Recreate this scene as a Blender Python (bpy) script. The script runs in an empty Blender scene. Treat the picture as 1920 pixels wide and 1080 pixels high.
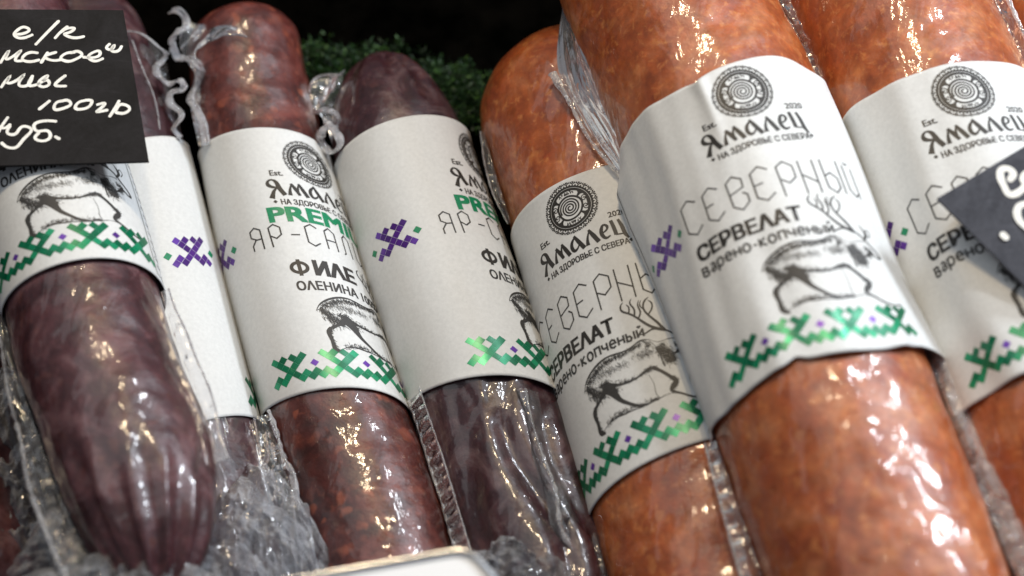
import bpy, bmesh, math
import numpy as np

# ------------------------------------------------------------------ camera, world, lamps, exposure (lengths in mm, S turns them into metres)
S = 0.001
SC = bpy.context.scene
COL = SC.collection
F_PX, W_PX, H_PX = 4300.0, 1920, 1080
PITCH, DIST, TGT = math.radians(60), 640.0, np.array([0, 0, 30.0])
FWD = np.array([0, math.cos(PITCH), -math.sin(PITCH)])
RIGHT = np.array([1.0, 0, 0])
UP = np.cross(RIGHT, FWD)
CAM = TGT - FWD * DIST

def at(px, py, z):
    """the point of the place at height z that the photograph shows at px, py"""
    d = FWD + RIGHT * ((px - W_PX / 2) / F_PX) - UP * ((py - H_PX / 2) / F_PX)
    return CAM + d * ((z - CAM[2]) / d[2])

def pts3(lst):
    return [at(*p) for p in lst]

cam_data = bpy.data.cameras.new('camera')
cam = bpy.data.objects.new('camera', cam_data)
COL.objects.link(cam)
cam.location = CAM * S
cam.rotation_euler = (math.radians(90) - PITCH, 0, 0)
cam_data.sensor_width = 36
cam_data.lens = F_PX / W_PX * 36
cam_data.clip_start, cam_data.clip_end = 0.02, 50
cam_data.dof.use_dof = True
cam_data.dof.focus_distance = 0.628
cam_data.dof.aperture_fstop = 7.0
SC.camera = cam

world = bpy.data.worlds.new('World')
SC.world = world
world.use_nodes = True
bg = world.node_tree.nodes['Background']
bg.inputs[0].default_value = (0.80, 0.86, 1.0, 1)
bg.inputs[1].default_value = 0.14

def area(name, loc, aim, size, power, color, size_y=None, spread=None):
    l = bpy.data.lights.new(name, 'AREA')
    l.energy, l.color, l.size = power, color, size
    if size_y:
        l.shape, l.size_y = 'RECTANGLE', size_y
    if spread:
        l.spread = spread
    o = bpy.data.objects.new(name, l)
    COL.objects.link(o)
    from mathutils import Vector
    o.location = loc
    o.rotation_euler = (Vector(aim) - Vector(loc)).to_track_quat('-Z', 'Y').to_euler()
    return o

area('window_light', (0.75, 0.55, 1.15), (0, 0, 0.03), 1.1, 5.1, (0.84, 0.92, 1.0), 1.1)
area('ceiling_light', (-0.60, 0.30, 1.25), (0, 0, 0.03), 1.3, 4.0, (0.93, 0.97, 1.0), 0.9)
area('cool_lamp', (0.60, 0.28, 0.50), (0.02, -0.05, 0.03), 0.13, 4.6, (0.85, 0.92, 1.0), 0.10)
area('cool_lamp', (0.36, 0.40, 0.72), (0.02, -0.05, 0.03), 0.05, 2.0, (0.88, 0.93, 1.0), 0.05)
area('warm_lamp', (-0.02, 0.38, 0.80), (0, -0.06, 0.03), 0.035, 2.0, (1.0, 0.78, 0.50), 0.035)
area('warm_lamp', (-0.13, 0.42, 0.80), (0, -0.06, 0.03), 0.03, 1.4, (1.0, 0.78, 0.50), 0.03)

SC.view_settings.view_transform = 'Standard'
SC.view_settings.look = 'None'
SC.view_settings.exposure = 0.0
SC.view_settings.gamma = 1.0
SC.cycles.transparent_max_bounces = 24
SC.cycles.max_bounces = 10

# ------------------------------------------------------------------ materials
def new_mat(name):
    m = bpy.data.materials.new(name)
    m.use_nodes = True
    nt = m.node_tree
    return m, nt, nt.nodes['Principled BSDF']

def N(nt, kind, **kw):
    n = nt.nodes.new(kind)
    for k, v in kw.items():
        if k in n.inputs.keys():
            n.inputs[k].default_value = v
        else:
            setattr(n, k, v)
    return n

def ramp(nt, src, stops, interp='LINEAR'):
    r = nt.nodes.new('ShaderNodeValToRGB')
    r.color_ramp.interpolation = interp
    e = r.color_ramp.elements
    e[0].position, e[0].color = stops[0][0], (*stops[0][1], 1)
    e[1].position, e[1].color = stops[-1][0], (*stops[-1][1], 1)
    for p, c in stops[1:-1]:
        q = e.new(p)
        q.color = (*c, 1)
    nt.links.new(src, r.inputs[0])
    return r.outputs[0]

def mixc(nt, fac, a, b, mode='MIX'):
    m = nt.nodes.new('ShaderNodeMix')
    m.data_type, m.blend_type = 'RGBA', mode
    for sock, v in ((m.inputs[0], fac), (m.inputs[6], a), (m.inputs[7], b)):
        if isinstance(v, bpy.types.NodeSocket):
            nt.links.new(v, sock)
        elif isinstance(v, (int, float)):
            sock.default_value = v
        else:
            sock.default_value = (*v, 1)
    return m.outputs[2]

def noise(nt, vec, scale, detail=3, rough=0.55, dist=0.0):
    n = N(nt, 'ShaderNodeTexNoise', Scale=scale, Detail=detail, Roughness=rough, Distortion=dist)
    nt.links.new(vec, n.inputs['Vector'])
    return n.outputs[0]

def g3(v):
    return (v, v, v)

def meat(name, dark, mid, light, speck, speck_amt, film_haze, haze_amt=0.5, seed=0.0, coat_bump=0.45, grain=0.3, vs=220.0):
    m, nt, b = new_mat(name)
    L = nt.links
    tc = N(nt, 'ShaderNodeTexCoord')
    mp = N(nt, 'ShaderNodeMapping')
    mp.inputs['Location'].default_value = (seed, seed * 2.3, 0)
    L.new(tc.outputs['Object'], mp.inputs[0])
    vec = mp.outputs[0]
    big = noise(nt, vec, 75, 4, 0.6, 0.6)
    c = ramp(nt, big, [(0.30, dark), (0.5, mid), (0.70, light)])
    medn = noise(nt, vec, 170, 6, 0.68, 0.5)
    c = mixc(nt, 0.34, c, ramp(nt, medn, [(0.32, g3(0.18)), (0.5, g3(0.5)), (0.68, g3(0.82))]), 'OVERLAY')
    fine = noise(nt, vec, 420, 3, 0.6)
    c = mixc(nt, 0.30, c, ramp(nt, fine, [(0.3, g3(0.25)), (0.7, g3(0.85))]), 'OVERLAY')
    # fine chopped grain
    gn = ramp(nt, noise(nt, vec, 340, 4, 0.65, 0.4), [(0.56, g3(0)), (0.70, g3(grain))])
    c = mixc(nt, gn, c, speck)
    # chopped fat and spice seen through the casing
    vor = N(nt, 'ShaderNodeTexVoronoi', Scale=vs)
    vor.feature = 'F1'
    dn = N(nt, 'ShaderNodeTexNoise', Scale=120.0, Detail=2.0)
    L.new(vec, dn.inputs['Vector'])
    va = N(nt, 'ShaderNodeVectorMath', operation='MULTIPLY_ADD')
    L.new(dn.outputs[1], va.inputs[0]); va.inputs[1].default_value = (0.012,) * 3; L.new(vec, va.inputs[2])
    L.new(va.outputs[0], vor.inputs['Vector'])
    sel = ramp(nt, vor.outputs['Color'], [(0.62, g3(0)), (0.85, g3(1))])
    blob = ramp(nt, vor.outputs['Distance'], [(0.25, g3(1)), (0.48, g3(0))])
    f = mixc(nt, 1.0, sel, blob, 'MULTIPLY')
    f = mixc(nt, 1.0, f, g3(speck_amt), 'MULTIPLY')
    c = mixc(nt, f, c, speck)
    # larger pale lumps
    lump = ramp(nt, noise(nt, vec, 95, 2, 0.4, 0.3), [(0.64, g3(0)), (0.74, g3(1))])
    c = mixc(nt, mixc(nt, 1.0, lump, g3(speck_amt * 0.4), 'MULTIPLY'), c, speck)
    # pale haze and frosting of the film, painted into the meat colour
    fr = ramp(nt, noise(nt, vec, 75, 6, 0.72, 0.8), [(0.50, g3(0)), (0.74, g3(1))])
    fr = mixc(nt, 1.0, fr, g3(haze_amt), 'MULTIPLY')
    c = mixc(nt, fr, c, film_haze)
    L.new(c, b.inputs['Base Color'])
    b.inputs['Roughness'].default_value = 0.42
    b.inputs['Specular IOR Level'].default_value = 0.45
    b.inputs['Subsurface Weight'].default_value = 0.12
    b.inputs['Subsurface Radius'].default_value = (0.004, 0.0015, 0.0008)
    b.inputs['Subsurface Scale'].default_value = 0.6
    b.inputs['Coat Weight'].default_value = 0.62
    b.inputs['Coat Roughness'].default_value = 0.07
    b.inputs['Coat IOR'].default_value = 1.5
    b1 = N(nt, 'ShaderNodeBump', Strength=0.5, Distance=0.0006)
    L.new(noise(nt, vec, 260, 4, 0.6), b1.inputs['Height'])
    L.new(b1.outputs[0], b.inputs['Normal'])
    # fine casing wrinkles across the sausage
    mp3 = N(nt, 'ShaderNodeMapping')
    mp3.inputs['Scale'].default_value = (0.6, 1.8, 1.0)
    mp3.inputs['Rotation'].default_value = (0, 0, 0.35)
    L.new(vec, mp3.inputs[0])
    b4 = N(nt, 'ShaderNodeBump', Strength=0.06, Distance=0.0008)
    L.new(noise(nt, mp3.outputs[0], 230, 3, 0.6, 1.0), b4.inputs['Height'])
    # the tight film over it: soft creases
    mp2 = N(nt, 'ShaderNodeMapping')
    mp2.inputs['Scale'].default_value = (1.0, 0.55, 1.0)
    L.new(vec, mp2.inputs[0])
    cr = noise(nt, mp2.outputs[0], 85, 2, 0.5, 1.2)
    b2 = N(nt, 'ShaderNodeBump', Strength=coat_bump, Distance=0.0032)
    L.new(cr, b2.inputs['Height'])
    b3 = N(nt, 'ShaderNodeBump', Strength=0.12, Distance=0.0005)
    L.new(noise(nt, vec, 500, 3, 0.6), b3.inputs['Height'])
    L.new(b2.outputs[0], b4.inputs['Normal'])
    L.new(b4.outputs[0], b3.inputs['Normal'])
    L.new(b3.outputs[0], b.inputs['Coat Normal'])
    return m

M = {}
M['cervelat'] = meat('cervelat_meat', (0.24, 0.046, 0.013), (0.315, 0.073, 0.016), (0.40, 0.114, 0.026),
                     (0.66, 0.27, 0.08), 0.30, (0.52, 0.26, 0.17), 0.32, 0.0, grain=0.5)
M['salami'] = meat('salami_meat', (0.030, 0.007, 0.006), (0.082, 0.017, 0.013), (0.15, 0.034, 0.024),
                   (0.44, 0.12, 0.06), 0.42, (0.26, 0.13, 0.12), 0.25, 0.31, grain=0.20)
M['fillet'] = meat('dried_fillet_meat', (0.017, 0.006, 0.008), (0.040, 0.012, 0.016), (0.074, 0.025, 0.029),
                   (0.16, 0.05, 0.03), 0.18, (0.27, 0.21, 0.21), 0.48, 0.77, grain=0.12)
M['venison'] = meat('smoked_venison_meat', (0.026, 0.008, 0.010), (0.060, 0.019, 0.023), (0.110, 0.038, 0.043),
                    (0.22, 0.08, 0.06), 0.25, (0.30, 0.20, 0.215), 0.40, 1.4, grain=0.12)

def paper_mat():
    m, nt, b = new_mat('label_paper')
    L = nt.links
    tc = N(nt, 'ShaderNodeTexCoord')
    n1 = noise(nt, tc.outputs['Object'], 900, 3, 0.6)
    L.new(ramp(nt, n1, [(0.3, (0.60, 0.61, 0.605)), (0.7, (0.67, 0.68, 0.675))]), b.inputs['Base Color'])
    b.inputs['Roughness'].default_value = 0.55
    b.inputs['Specular IOR Level'].default_value = 0.35
    bp0 = N(nt, 'ShaderNodeBump', Strength=0.35, Distance=0.0012)
    L.new(noise(nt, tc.outputs['Object'], 38, 3, 0.5, 0.6), bp0.inputs['Height'])
    bp = N(nt, 'ShaderNodeBump', Strength=0.25, Distance=0.00015)
    rd = N(nt, 'ShaderNodeTexNoise', Scale=22.0, Detail=2.0, Distortion=1.5)
    rd.noise_type = 'RIDGED_MULTIFRACTAL'
    L.new(tc.outputs['Object'], rd.inputs['Vector'])
    bpr = N(nt, 'ShaderNodeBump', Strength=0.10, Distance=0.0010)
    L.new(rd.outputs[0], bpr.inputs['Height']); L.new(bp0.outputs[0], bpr.inputs['Normal'])
    L.new(bpr.outputs[0], bp.inputs['Normal'])
    L.new(noise(nt, tc.outputs['Object'], 2500, 2, 0.6), bp.inputs['Height'])
    L.new(bp.outputs[0], b.inputs['Normal'])
    return m
M['paper'] = paper_mat()

def flat_mat(name, col, rough=0.5, metal=0.0, spec=0.4, nscale=1500, var=0.15):
    m, nt, b = new_mat(name)
    tc = N(nt, 'ShaderNodeTexCoord')
    n1 = noise(nt, tc.outputs['Object'], nscale, 2, 0.6)
    lo = tuple(c * (1 - var) for c in col); hi = tuple(min(1, c * (1 + var)) for c in col)
    nt.links.new(ramp(nt, n1, [(0.3, lo), (0.7, hi)]), b.inputs['Base Color'])
    b.inputs['Roughness'].default_value = rough
    b.inputs['Metallic'].default_value = metal
    b.inputs['Specular IOR Level'].default_value = spec
    return m
M['ink'] = flat_mat('black_ink', (0.024, 0.021, 0.018), 0.5)
M['grey_ink'] = flat_mat('grey_ink', (0.036, 0.034, 0.032), 0.55)
M['chalk'] = flat_mat('white_chalk_marker', (0.80, 0.79, 0.74), 0.75, nscale=700, var=0.12)

def foil_mat(name, col, glint):
    m, nt, b = new_mat(name)
    L = nt.links
    geo = N(nt, 'ShaderNodeNewGeometry')
    tc = N(nt, 'ShaderNodeTexCoord')
    r = geo.outputs['Random Per Island']
    c = ramp(nt, r, [(0.0, tuple(x * 0.7 for x in col)), (0.6, col), (1.0, glint)])
    L.new(c, b.inputs['Base Color'])
    b.inputs['Metallic'].default_value = 0.28
    b.inputs['Roughness'].default_value = 0.30
    bp = N(nt, 'ShaderNodeBump', Strength=0.4, Distance=0.0006)
    L.new(noise(nt, tc.outputs['Object'], 130, 1, 0.5), bp.inputs['Height'])
    L.new(bp.outputs[0], b.inputs['Normal'])
    return m
M['green_foil'] = foil_mat('green_foil', (0.0, 0.17, 0.075), (0.01, 0.30, 0.14))
M['purple_foil'] = foil_mat('purple_foil', (0.085, 0.018, 0.23), (0.13, 0.04, 0.36))
M['green_ink'] = flat_mat('green_ink', (0.0, 0.20, 0.085), 0.4)

def film_mat(name, milk, gloss=0.10, bump=0.6, bscale=160):
    m = bpy.data.materials.new(name)
    m.use_nodes = True
    nt = m.node_tree
    nt.nodes.clear()
    L = nt.links
    out = N(nt, 'ShaderNodeOutputMaterial')
    tc = N(nt, 'ShaderNodeTexCoord')
    bp = N(nt, 'ShaderNodeBump', Strength=bump, Distance=0.002)
    L.new(noise(nt, tc.outputs['Object'], bscale, 3, 0.55, 1.5), bp.inputs['Height'])
    tr = N(nt, 'ShaderNodeBsdfTransparent')
    tr.inputs[0].default_value = (0.96, 0.96, 0.97, 1)
    gl = N(nt, 'ShaderNodeBsdfGlossy', Roughness=gloss)
    gl.inputs[0].default_value = (1, 1, 1, 1)
    L.new(bp.outputs[0], gl.inputs['Normal'])
    fr = N(nt, 'ShaderNodeFresnel', IOR=1.55)
    L.new(bp.outputs[0], fr.inputs['Normal'])
    m1 = N(nt, 'ShaderNodeMixShader')
    L.new(fr.outputs[0], m1.inputs[0]); L.new(tr.outputs[0], m1.inputs[1]); L.new(gl.outputs[0], m1.inputs[2])
    df = N(nt, 'ShaderNodeBsdfDiffuse'); df.inputs[0].default_value = (0.82, 0.83, 0.86, 1)
    tl = N(nt, 'ShaderNodeBsdfTranslucent'); tl.inputs[0].default_value = (0.82, 0.83, 0.86, 1)
    m2 = N(nt, 'ShaderNodeMixShader'); m2.inputs[0].default_value = 0.35
    L.new(df.outputs[0], m2.inputs[1]); L.new(tl.outputs[0], m2.inputs[2])
    m3 = N(nt, 'ShaderNodeMixShader')
    mk = ramp(nt, noise(nt, tc.outputs['Object'], 140, 3, 0.6, 0.8), [(0.35, g3(milk * 0.4)), (0.7, g3(milk * 1.6))])
    L.new(mk, m3.inputs[0])
    L.new(m1.outputs[0], m3.inputs[1]); L.new(m2.outputs[0], m3.inputs[2])
    L.new(m3.outputs[0], out.inputs[0])
    return m
M['film'] = film_mat('clear_film', 0.09, 0.10, 0.45, 110)
M['film_smooth'] = film_mat('smooth_clear_film', 0.20, 0.20, 0.18, 60)
M['film_end'] = film_mat('gathered_film', 0.25, 0.10, 0.0, 210)
M['film_dull'] = film_mat('cloudy_film', 0.30, 0.08, 0.9, 210)
M['weld'] = film_mat('ribbed_weld_film', 0.13, 0.07, 0.5, 300)
M['seam'] = film_mat('welded_film_seam', 0.30, 0.07, 0.9, 420)

# ------------------------------------------------------------------ helpers
def nz(P, freq, seed, n=7):
    """smooth noise about -1..1 at points P (mm); freq in cycles per mm"""
    rs = np.random.RandomState(seed)
    P = np.asarray(P, float)
    o = np.zeros(P.shape[:-1])
    for _ in range(n):
        d = rs.normal(size=3); d /= np.linalg.norm(d)
        f = freq * rs.uniform(0.6, 1.5)
        o += np.sin((P @ d) * f * 2 * np.pi + rs.uniform(0, 6.28))
    return o / math.sqrt(n) * 0.75

def smooth_line(pts, n=400):
    pts = np.array(pts, float)
    t = np.r_[0, np.cumsum(np.linalg.norm(np.diff(pts, axis=0), axis=1))]
    m = len(t)
    out = []
    tt = np.linspace(0, t[-1], n)
    h = np.diff(t)
    A = np.eye(m)
    for i in range(1, m - 1):
        A[i, i-1] = h[i-1]; A[i, i] = 2 * (h[i-1] + h[i]); A[i, i+1] = h[i]
    i = np.clip(np.searchsorted(t, tt) - 1, 0, m - 2)
    a, c, hh = t[i+1] - tt, tt - t[i], h[i]
    for k in range(pts.shape[1]):
        y = pts[:, k]
        b = np.zeros(m)
        for j in range(1, m - 1):
            b[j] = 6 * ((y[j+1] - y[j]) / h[j] - (y[j] - y[j-1]) / h[j-1])
        Mm = np.linalg.solve(A, b)
        out.append(Mm[i] * a**3 / (6*hh) + Mm[i+1] * c**3 / (6*hh) + (y[i]/hh - Mm[i]*hh/6) * a + (y[i+1]/hh - Mm[i+1]*hh/6) * c)
    return np.stack(out, 1)

def empty(name, loc, label, cat, group=None):
    o = bpy.data.objects.new(name, None)
    COL.objects.link(o)
    o.location = np.asarray(loc) * S
    o.empty_display_size = 0.01
    o['label'], o['category'] = label, cat
    if group:
        o['group'] = group
    o['_b'] = [float(x) for x in loc]
    return o

def mesh_obj(name, verts, faces, mat, root=None, parent=None, smooth=True):
    """verts in mm of the place; the mesh hangs under root (its thing) or under parent (a part of that thing)"""
    v = np.asarray(verts, float)
    if root is not None:
        v = v - np.array(list(root['_b']))
    me = bpy.data.meshes.new(name)
    me.from_pydata((v * S).tolist(), [], faces if isinstance(faces, list) else faces.tolist())
    me.materials.append(mat)
    if smooth:
        me.polygons.foreach_set('use_smooth', [True] * len(me.polygons))
    me.update()
    o = bpy.data.objects.new(name, me)
    COL.objects.link(o)
    if parent is not None:
        o.parent = parent
    elif root is not None:
        o.parent = root
    return o

def grid_faces(nu, nv, close_u=False):
    """vertex index = i*nv + j"""
    i = np.arange(nu if close_u else nu - 1); j = np.arange(nv - 1)
    I, J = np.meshgrid(i, j, indexing='ij')
    I2 = (I + 1) % nu
    return np.stack([I * nv + J, I2 * nv + J, I2 * nv + J + 1, I * nv + J + 1], -1).reshape(-1, 4)

def join(parts):
    V, Fc, k = [], [], 0
    for v, f in parts:
        v = np.asarray(v)
        V.append(v)
        Fc += [[q + k for q in p] for p in (f if isinstance(f, list) else f.tolist())]
        k += len(v)
    return np.concatenate(V), Fc

def tube(pts, r, sides=8, flat=1.0, smooth_n=None, wob=0.0, seed=1):
    P = smooth_line(pts, smooth_n) if smooth_n else np.asarray(pts, float)
    n = len(P)
    T = np.gradient(P, axis=0); T /= np.linalg.norm(T, axis=1)[:, None] + 1e-9
    ref = np.array([0, 0.35, 0.94])
    A = np.cross(T, ref); A /= np.linalg.norm(A, axis=1)[:, None] + 1e-9
    B = np.cross(A, T)
    rr = np.interp(np.linspace(0, 1, n), np.linspace(0, 1, len(np.atleast_1d(r))), np.atleast_1d(r))
    if wob:
        rr = rr * (1 + wob * nz(P, 0.25, seed))
    a = np.linspace(0, 2 * np.pi, sides, endpoint=False)
    V = P[None] + rr[None, :, None] * (np.cos(a)[:, None, None] * A[None] + flat * np.sin(a)[:, None, None] * B[None])
    V = V.reshape(-1, 3)
    f = grid_faces(sides, n, True).tolist()
    f.append([i * n for i in range(sides)][::-1]); f.append([i * n + n - 1 for i in range(sides)])
    return V, f

def ribbon(a, b, n=90, m=26, amp=0.8, seed=3, sag=0.0, fine=0.25):
    """a sheet of film between two edges, with long folds running along it"""
    A, B = smooth_line(a, n), smooth_line(b, n)
    t = np.linspace(0, 1, m)
    P = A[:, None] * (1 - t)[None, :, None] + B[:, None] * t[None, :, None]
    T = np.gradient(P, axis=0); C = np.gradient(P, axis=1)
    Nn = np.cross(T, C); Nn /= np.linalg.norm(Nn, axis=2)[:, :, None] + 1e-9
    Wd = np.linalg.norm(B - A, axis=1)[:, None]
    s = np.linspace(0, 1, n)[:, None] * 100
    Q = np.stack([t[None] * Wd * 1.0 + 0 * s, s * 0.12 + 0 * t, 0 * s + 0 * t], -1)
    h = amp * (nz(Q, 0.16, seed) + 0.6 * np.abs(nz(Q, 0.3, seed + 5))) + fine * nz(P, 0.22, seed + 9) - sag * np.sin(np.pi * t)[None]
    h = h * np.minimum(1, 6 * np.minimum(t, 1 - t) + 0.25)[None]
    P = P + Nn * h[..., None]
    return P.reshape(-1, 3), grid_faces(n, m)

def crumple(cx, cy, z, rx, ry, rot, amp, seed, n=90, drop=6.0):
    n = int(n * 0.62)
    """a handful of gathered film"""
    c = at(cx, cy, z)
    g = np.linspace(-1, 1, n)
    X, Y = np.meshgrid(g, g, indexing='ij')
    # squircle mapping of the square onto a disc
    U = X * np.sqrt(1 - Y**2 / 2); Vv = Y * np.sqrt(1 - X**2 / 2)
    rr = np.hypot(U, Vv)
    ca, sa = math.cos(rot), math.sin(rot)
    x, y = U * rx, Vv * ry
    Q = np.stack([x, y * 0.7, 0 * x], -1)
    wx = 1.6 * nz(np.stack([x, y, 0 * x], -1), 0.06, seed + 1)
    Q2 = Q + np.stack([wx, wx, 0 * x], -1)
    h = amp * (0.9 - 1.5 * np.abs(nz(Q2, 0.07, seed)) + 0.9 * (0.4 - np.abs(nz(Q2, 0.15, seed + 2))) + 0.5 * (0.4 - np.abs(nz(Q2, 0.28, seed + 3))) + 0.18 * nz(Q2, 0.5, seed + 6))
    edge = 1 + 0.20 * nz(np.stack([U * 10, Vv * 10, 0 * U], -1), 0.10, seed + 4) + 0.07 * rr * nz(np.stack([U * 10, Vv * 10, 0 * U], -1), 0.4, seed + 8)
    x, y = x * edge, y * edge
    hz = h * (1 - 0.5 * rr**2) + amp * (1 - rr**2) - drop * rr**4
    P = np.stack([c[0] + x * ca - y * sa, c[1] + x * sa + y * ca, c[2] + hz], -1)
    return P.reshape(-1, 3), grid_faces(n, n)

# ------------------------------------------------------------------ flat artwork (u across, w up the label, mm from the emblem's column)
class Art:
    def __init__(s):
        s.bm = bmesh.new()
        s.z = 0.0

    def quad(s, pts):
        try:
            s.z = (s.z + 0.00017) % 0.008
            s.bm.faces.new([s.bm.verts.new((x, y, s.z)) for x, y in pts])
        except ValueError:
            pass

    def stroke(s, pts, w=0.3, n=None, close=False):
        P = np.array(pts, float)
        wd = np.interp(np.linspace(0, 1, len(P)), np.linspace(0, 1, len(np.atleast_1d(w))), np.atleast_1d(w)) if np.ndim(w) else np.full(len(P), w)
        if len(np.atleast_1d(w)) == len(P):
            wd = np.atleast_1d(w).astype(float)
        if n:
            Q = smooth_line(np.c_[P, np.zeros(len(P))], n)
            t = np.r_[0, np.cumsum(np.linalg.norm(np.diff(P, axis=0), axis=1))]
            wd = np.interp(np.linspace(0, t[-1], n), t, wd)
            P = Q[:, :2]
        m = len(P)
        if close:
            Tn = np.roll(P, -1, 0) - P; Tp = P - np.roll(P, 1, 0)
        else:
            d = np.diff(P, axis=0)
            Tn = np.r_[d, d[-1:]]; Tp = np.r_[d[:1], d]
        Tn = Tn / (np.linalg.norm(Tn, axis=1)[:, None] + 1e-9); Tp = Tp / (np.linalg.norm(Tp, axis=1)[:, None] + 1e-9)
        nn = np.stack([-(Tn + Tp)[:, 1], (Tn + Tp)[:, 0]], 1)
        l = np.linalg.norm(nn, axis=1)[:, None] + 1e-9
        nn = nn / l
        mit = 1 / np.clip((nn * np.stack([-Tn[:, 1], Tn[:, 0]], 1)).sum(1), 0.5, 1)
        off = nn * (wd * 0.5 * mit)[:, None]
        s.z = (s.z + 0.00017) % 0.008
        a = [s.bm.verts.new((x, y, s.z)) for x, y in P + off]
        b = [s.bm.verts.new((x, y, s.z)) for x, y in P - off]
        for i in range(m if close else m - 1):
            j = (i + 1) % m
            s.bm.faces.new((a[i], b[i], b[j], a[j]))

    def ring(s, c, r, w, n=64, ph=0.0, wob=0.0):
        a = np.linspace(0, 2 * np.pi, n, endpoint=False) + ph
        rr = r * (1 + wob * np.sin(3 * a + 1) + wob * 0.6 * np.sin(5 * a))
        s.stroke(np.stack([c[0] + rr * np.cos(a), c[1] + rr * np.sin(a)], 1), w, close=True)

    def text(s, txt, x, y, size, bold=0.0, sx=1.0, space=1.0, align='LEFT', width=None, shear=0.0):
        cu = bpy.data.curves.new('t', 'FONT')
        cu.body, cu.size, cu.space_character, cu.align_x = txt, size, space, align
        cu.shear = shear
        cu.resolution_u = 3
        ob = bpy.data.objects.new('t', cu)
        COL.objects.link(ob)
        dg = bpy.context.evaluated_depsgraph_get()
        me = ob.evaluated_get(dg).to_mesh()
        co = np.array([v.co[:2] for v in me.vertices]).reshape(-1, 2)
        if width and len(co):
            sx = width / (co[:, 0].max() - co[:, 0].min())
        b = bold * size
        for k, (ox, oy) in enumerate([(0, 0), (b, b * .6), (-b, -b * .6), (b, -b * .6), (-b, b * .6)] if b else [(0, 0)]):   # heavier weight: layered print
            vs = [s.bm.verts.new((x + ox + c[0] * sx, y + oy + c[1], 0.0006 * k)) for c in co]
            for p in me.polygons:
                try:
                    s.bm.faces.new([vs[i] for i in p.vertices])
                except ValueError:
                    pass
        ob.evaluated_get(dg).to_mesh_clear()
        bpy.data.objects.remove(ob); bpy.data.curves.remove(cu)

    def done(s, maxlen=1.3):
        bm = s.bm
        bmesh.ops.triangulate(bm, faces=bm.faces[:])
        for _ in range(5):
            e = [x for x in bm.edges if x.calc_length() > maxlen]
            if not e:
                break
            bmesh.ops.subdivide_edges(bm, edges=e, cuts=1)
            bmesh.ops.triangulate(bm, faces=[f for f in bm.faces if len(f.verts) > 3])
        bm.normal_update()
        bm.verts.index_update()
        V = np.array([v.co[:3] for v in bm.verts])
        Fc = []
        for f in bm.faces:
            idx = [v.index for v in f.verts]
            Fc.append(idx if f.normal.z > 0 else idx[::-1])
        bm.free()
        return V, Fc

RNG = np.random.RandomState(7)

def hairs(art, n, region, direction, length, width, jitter=0.35):
    """short pen strokes strewn along a polyline region: [(x, y, spread)]"""
    R = np.array(region, float)
    for _ in range(n):
        t = RNG.uniform(0, len(R) - 1); i = int(t); f = t - i
        p = R[i] * (1 - f) + R[min(i + 1, len(R) - 1)] * f
        x, y = p[0] + RNG.normal() * p[2] * 0.45, p[1] + RNG.normal() * p[2] * 0.45
        width_ = width * 1.45
        a = math.radians(direction) + RNG.normal() * jitter
        l = length * RNG.uniform(0.5, 1.4)
        dx, dy = math.cos(a) * l, math.sin(a) * l
        k = RNG.uniform(-0.25, 0.25)
        art.stroke([(x, y), (x + dx * 0.5 - dy * k * 0.5, y + dy * 0.5 + dx * k * 0.5), (x + dx, y + dy)], [width_, width_ * 0.8, width_ * 0.15])

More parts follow.
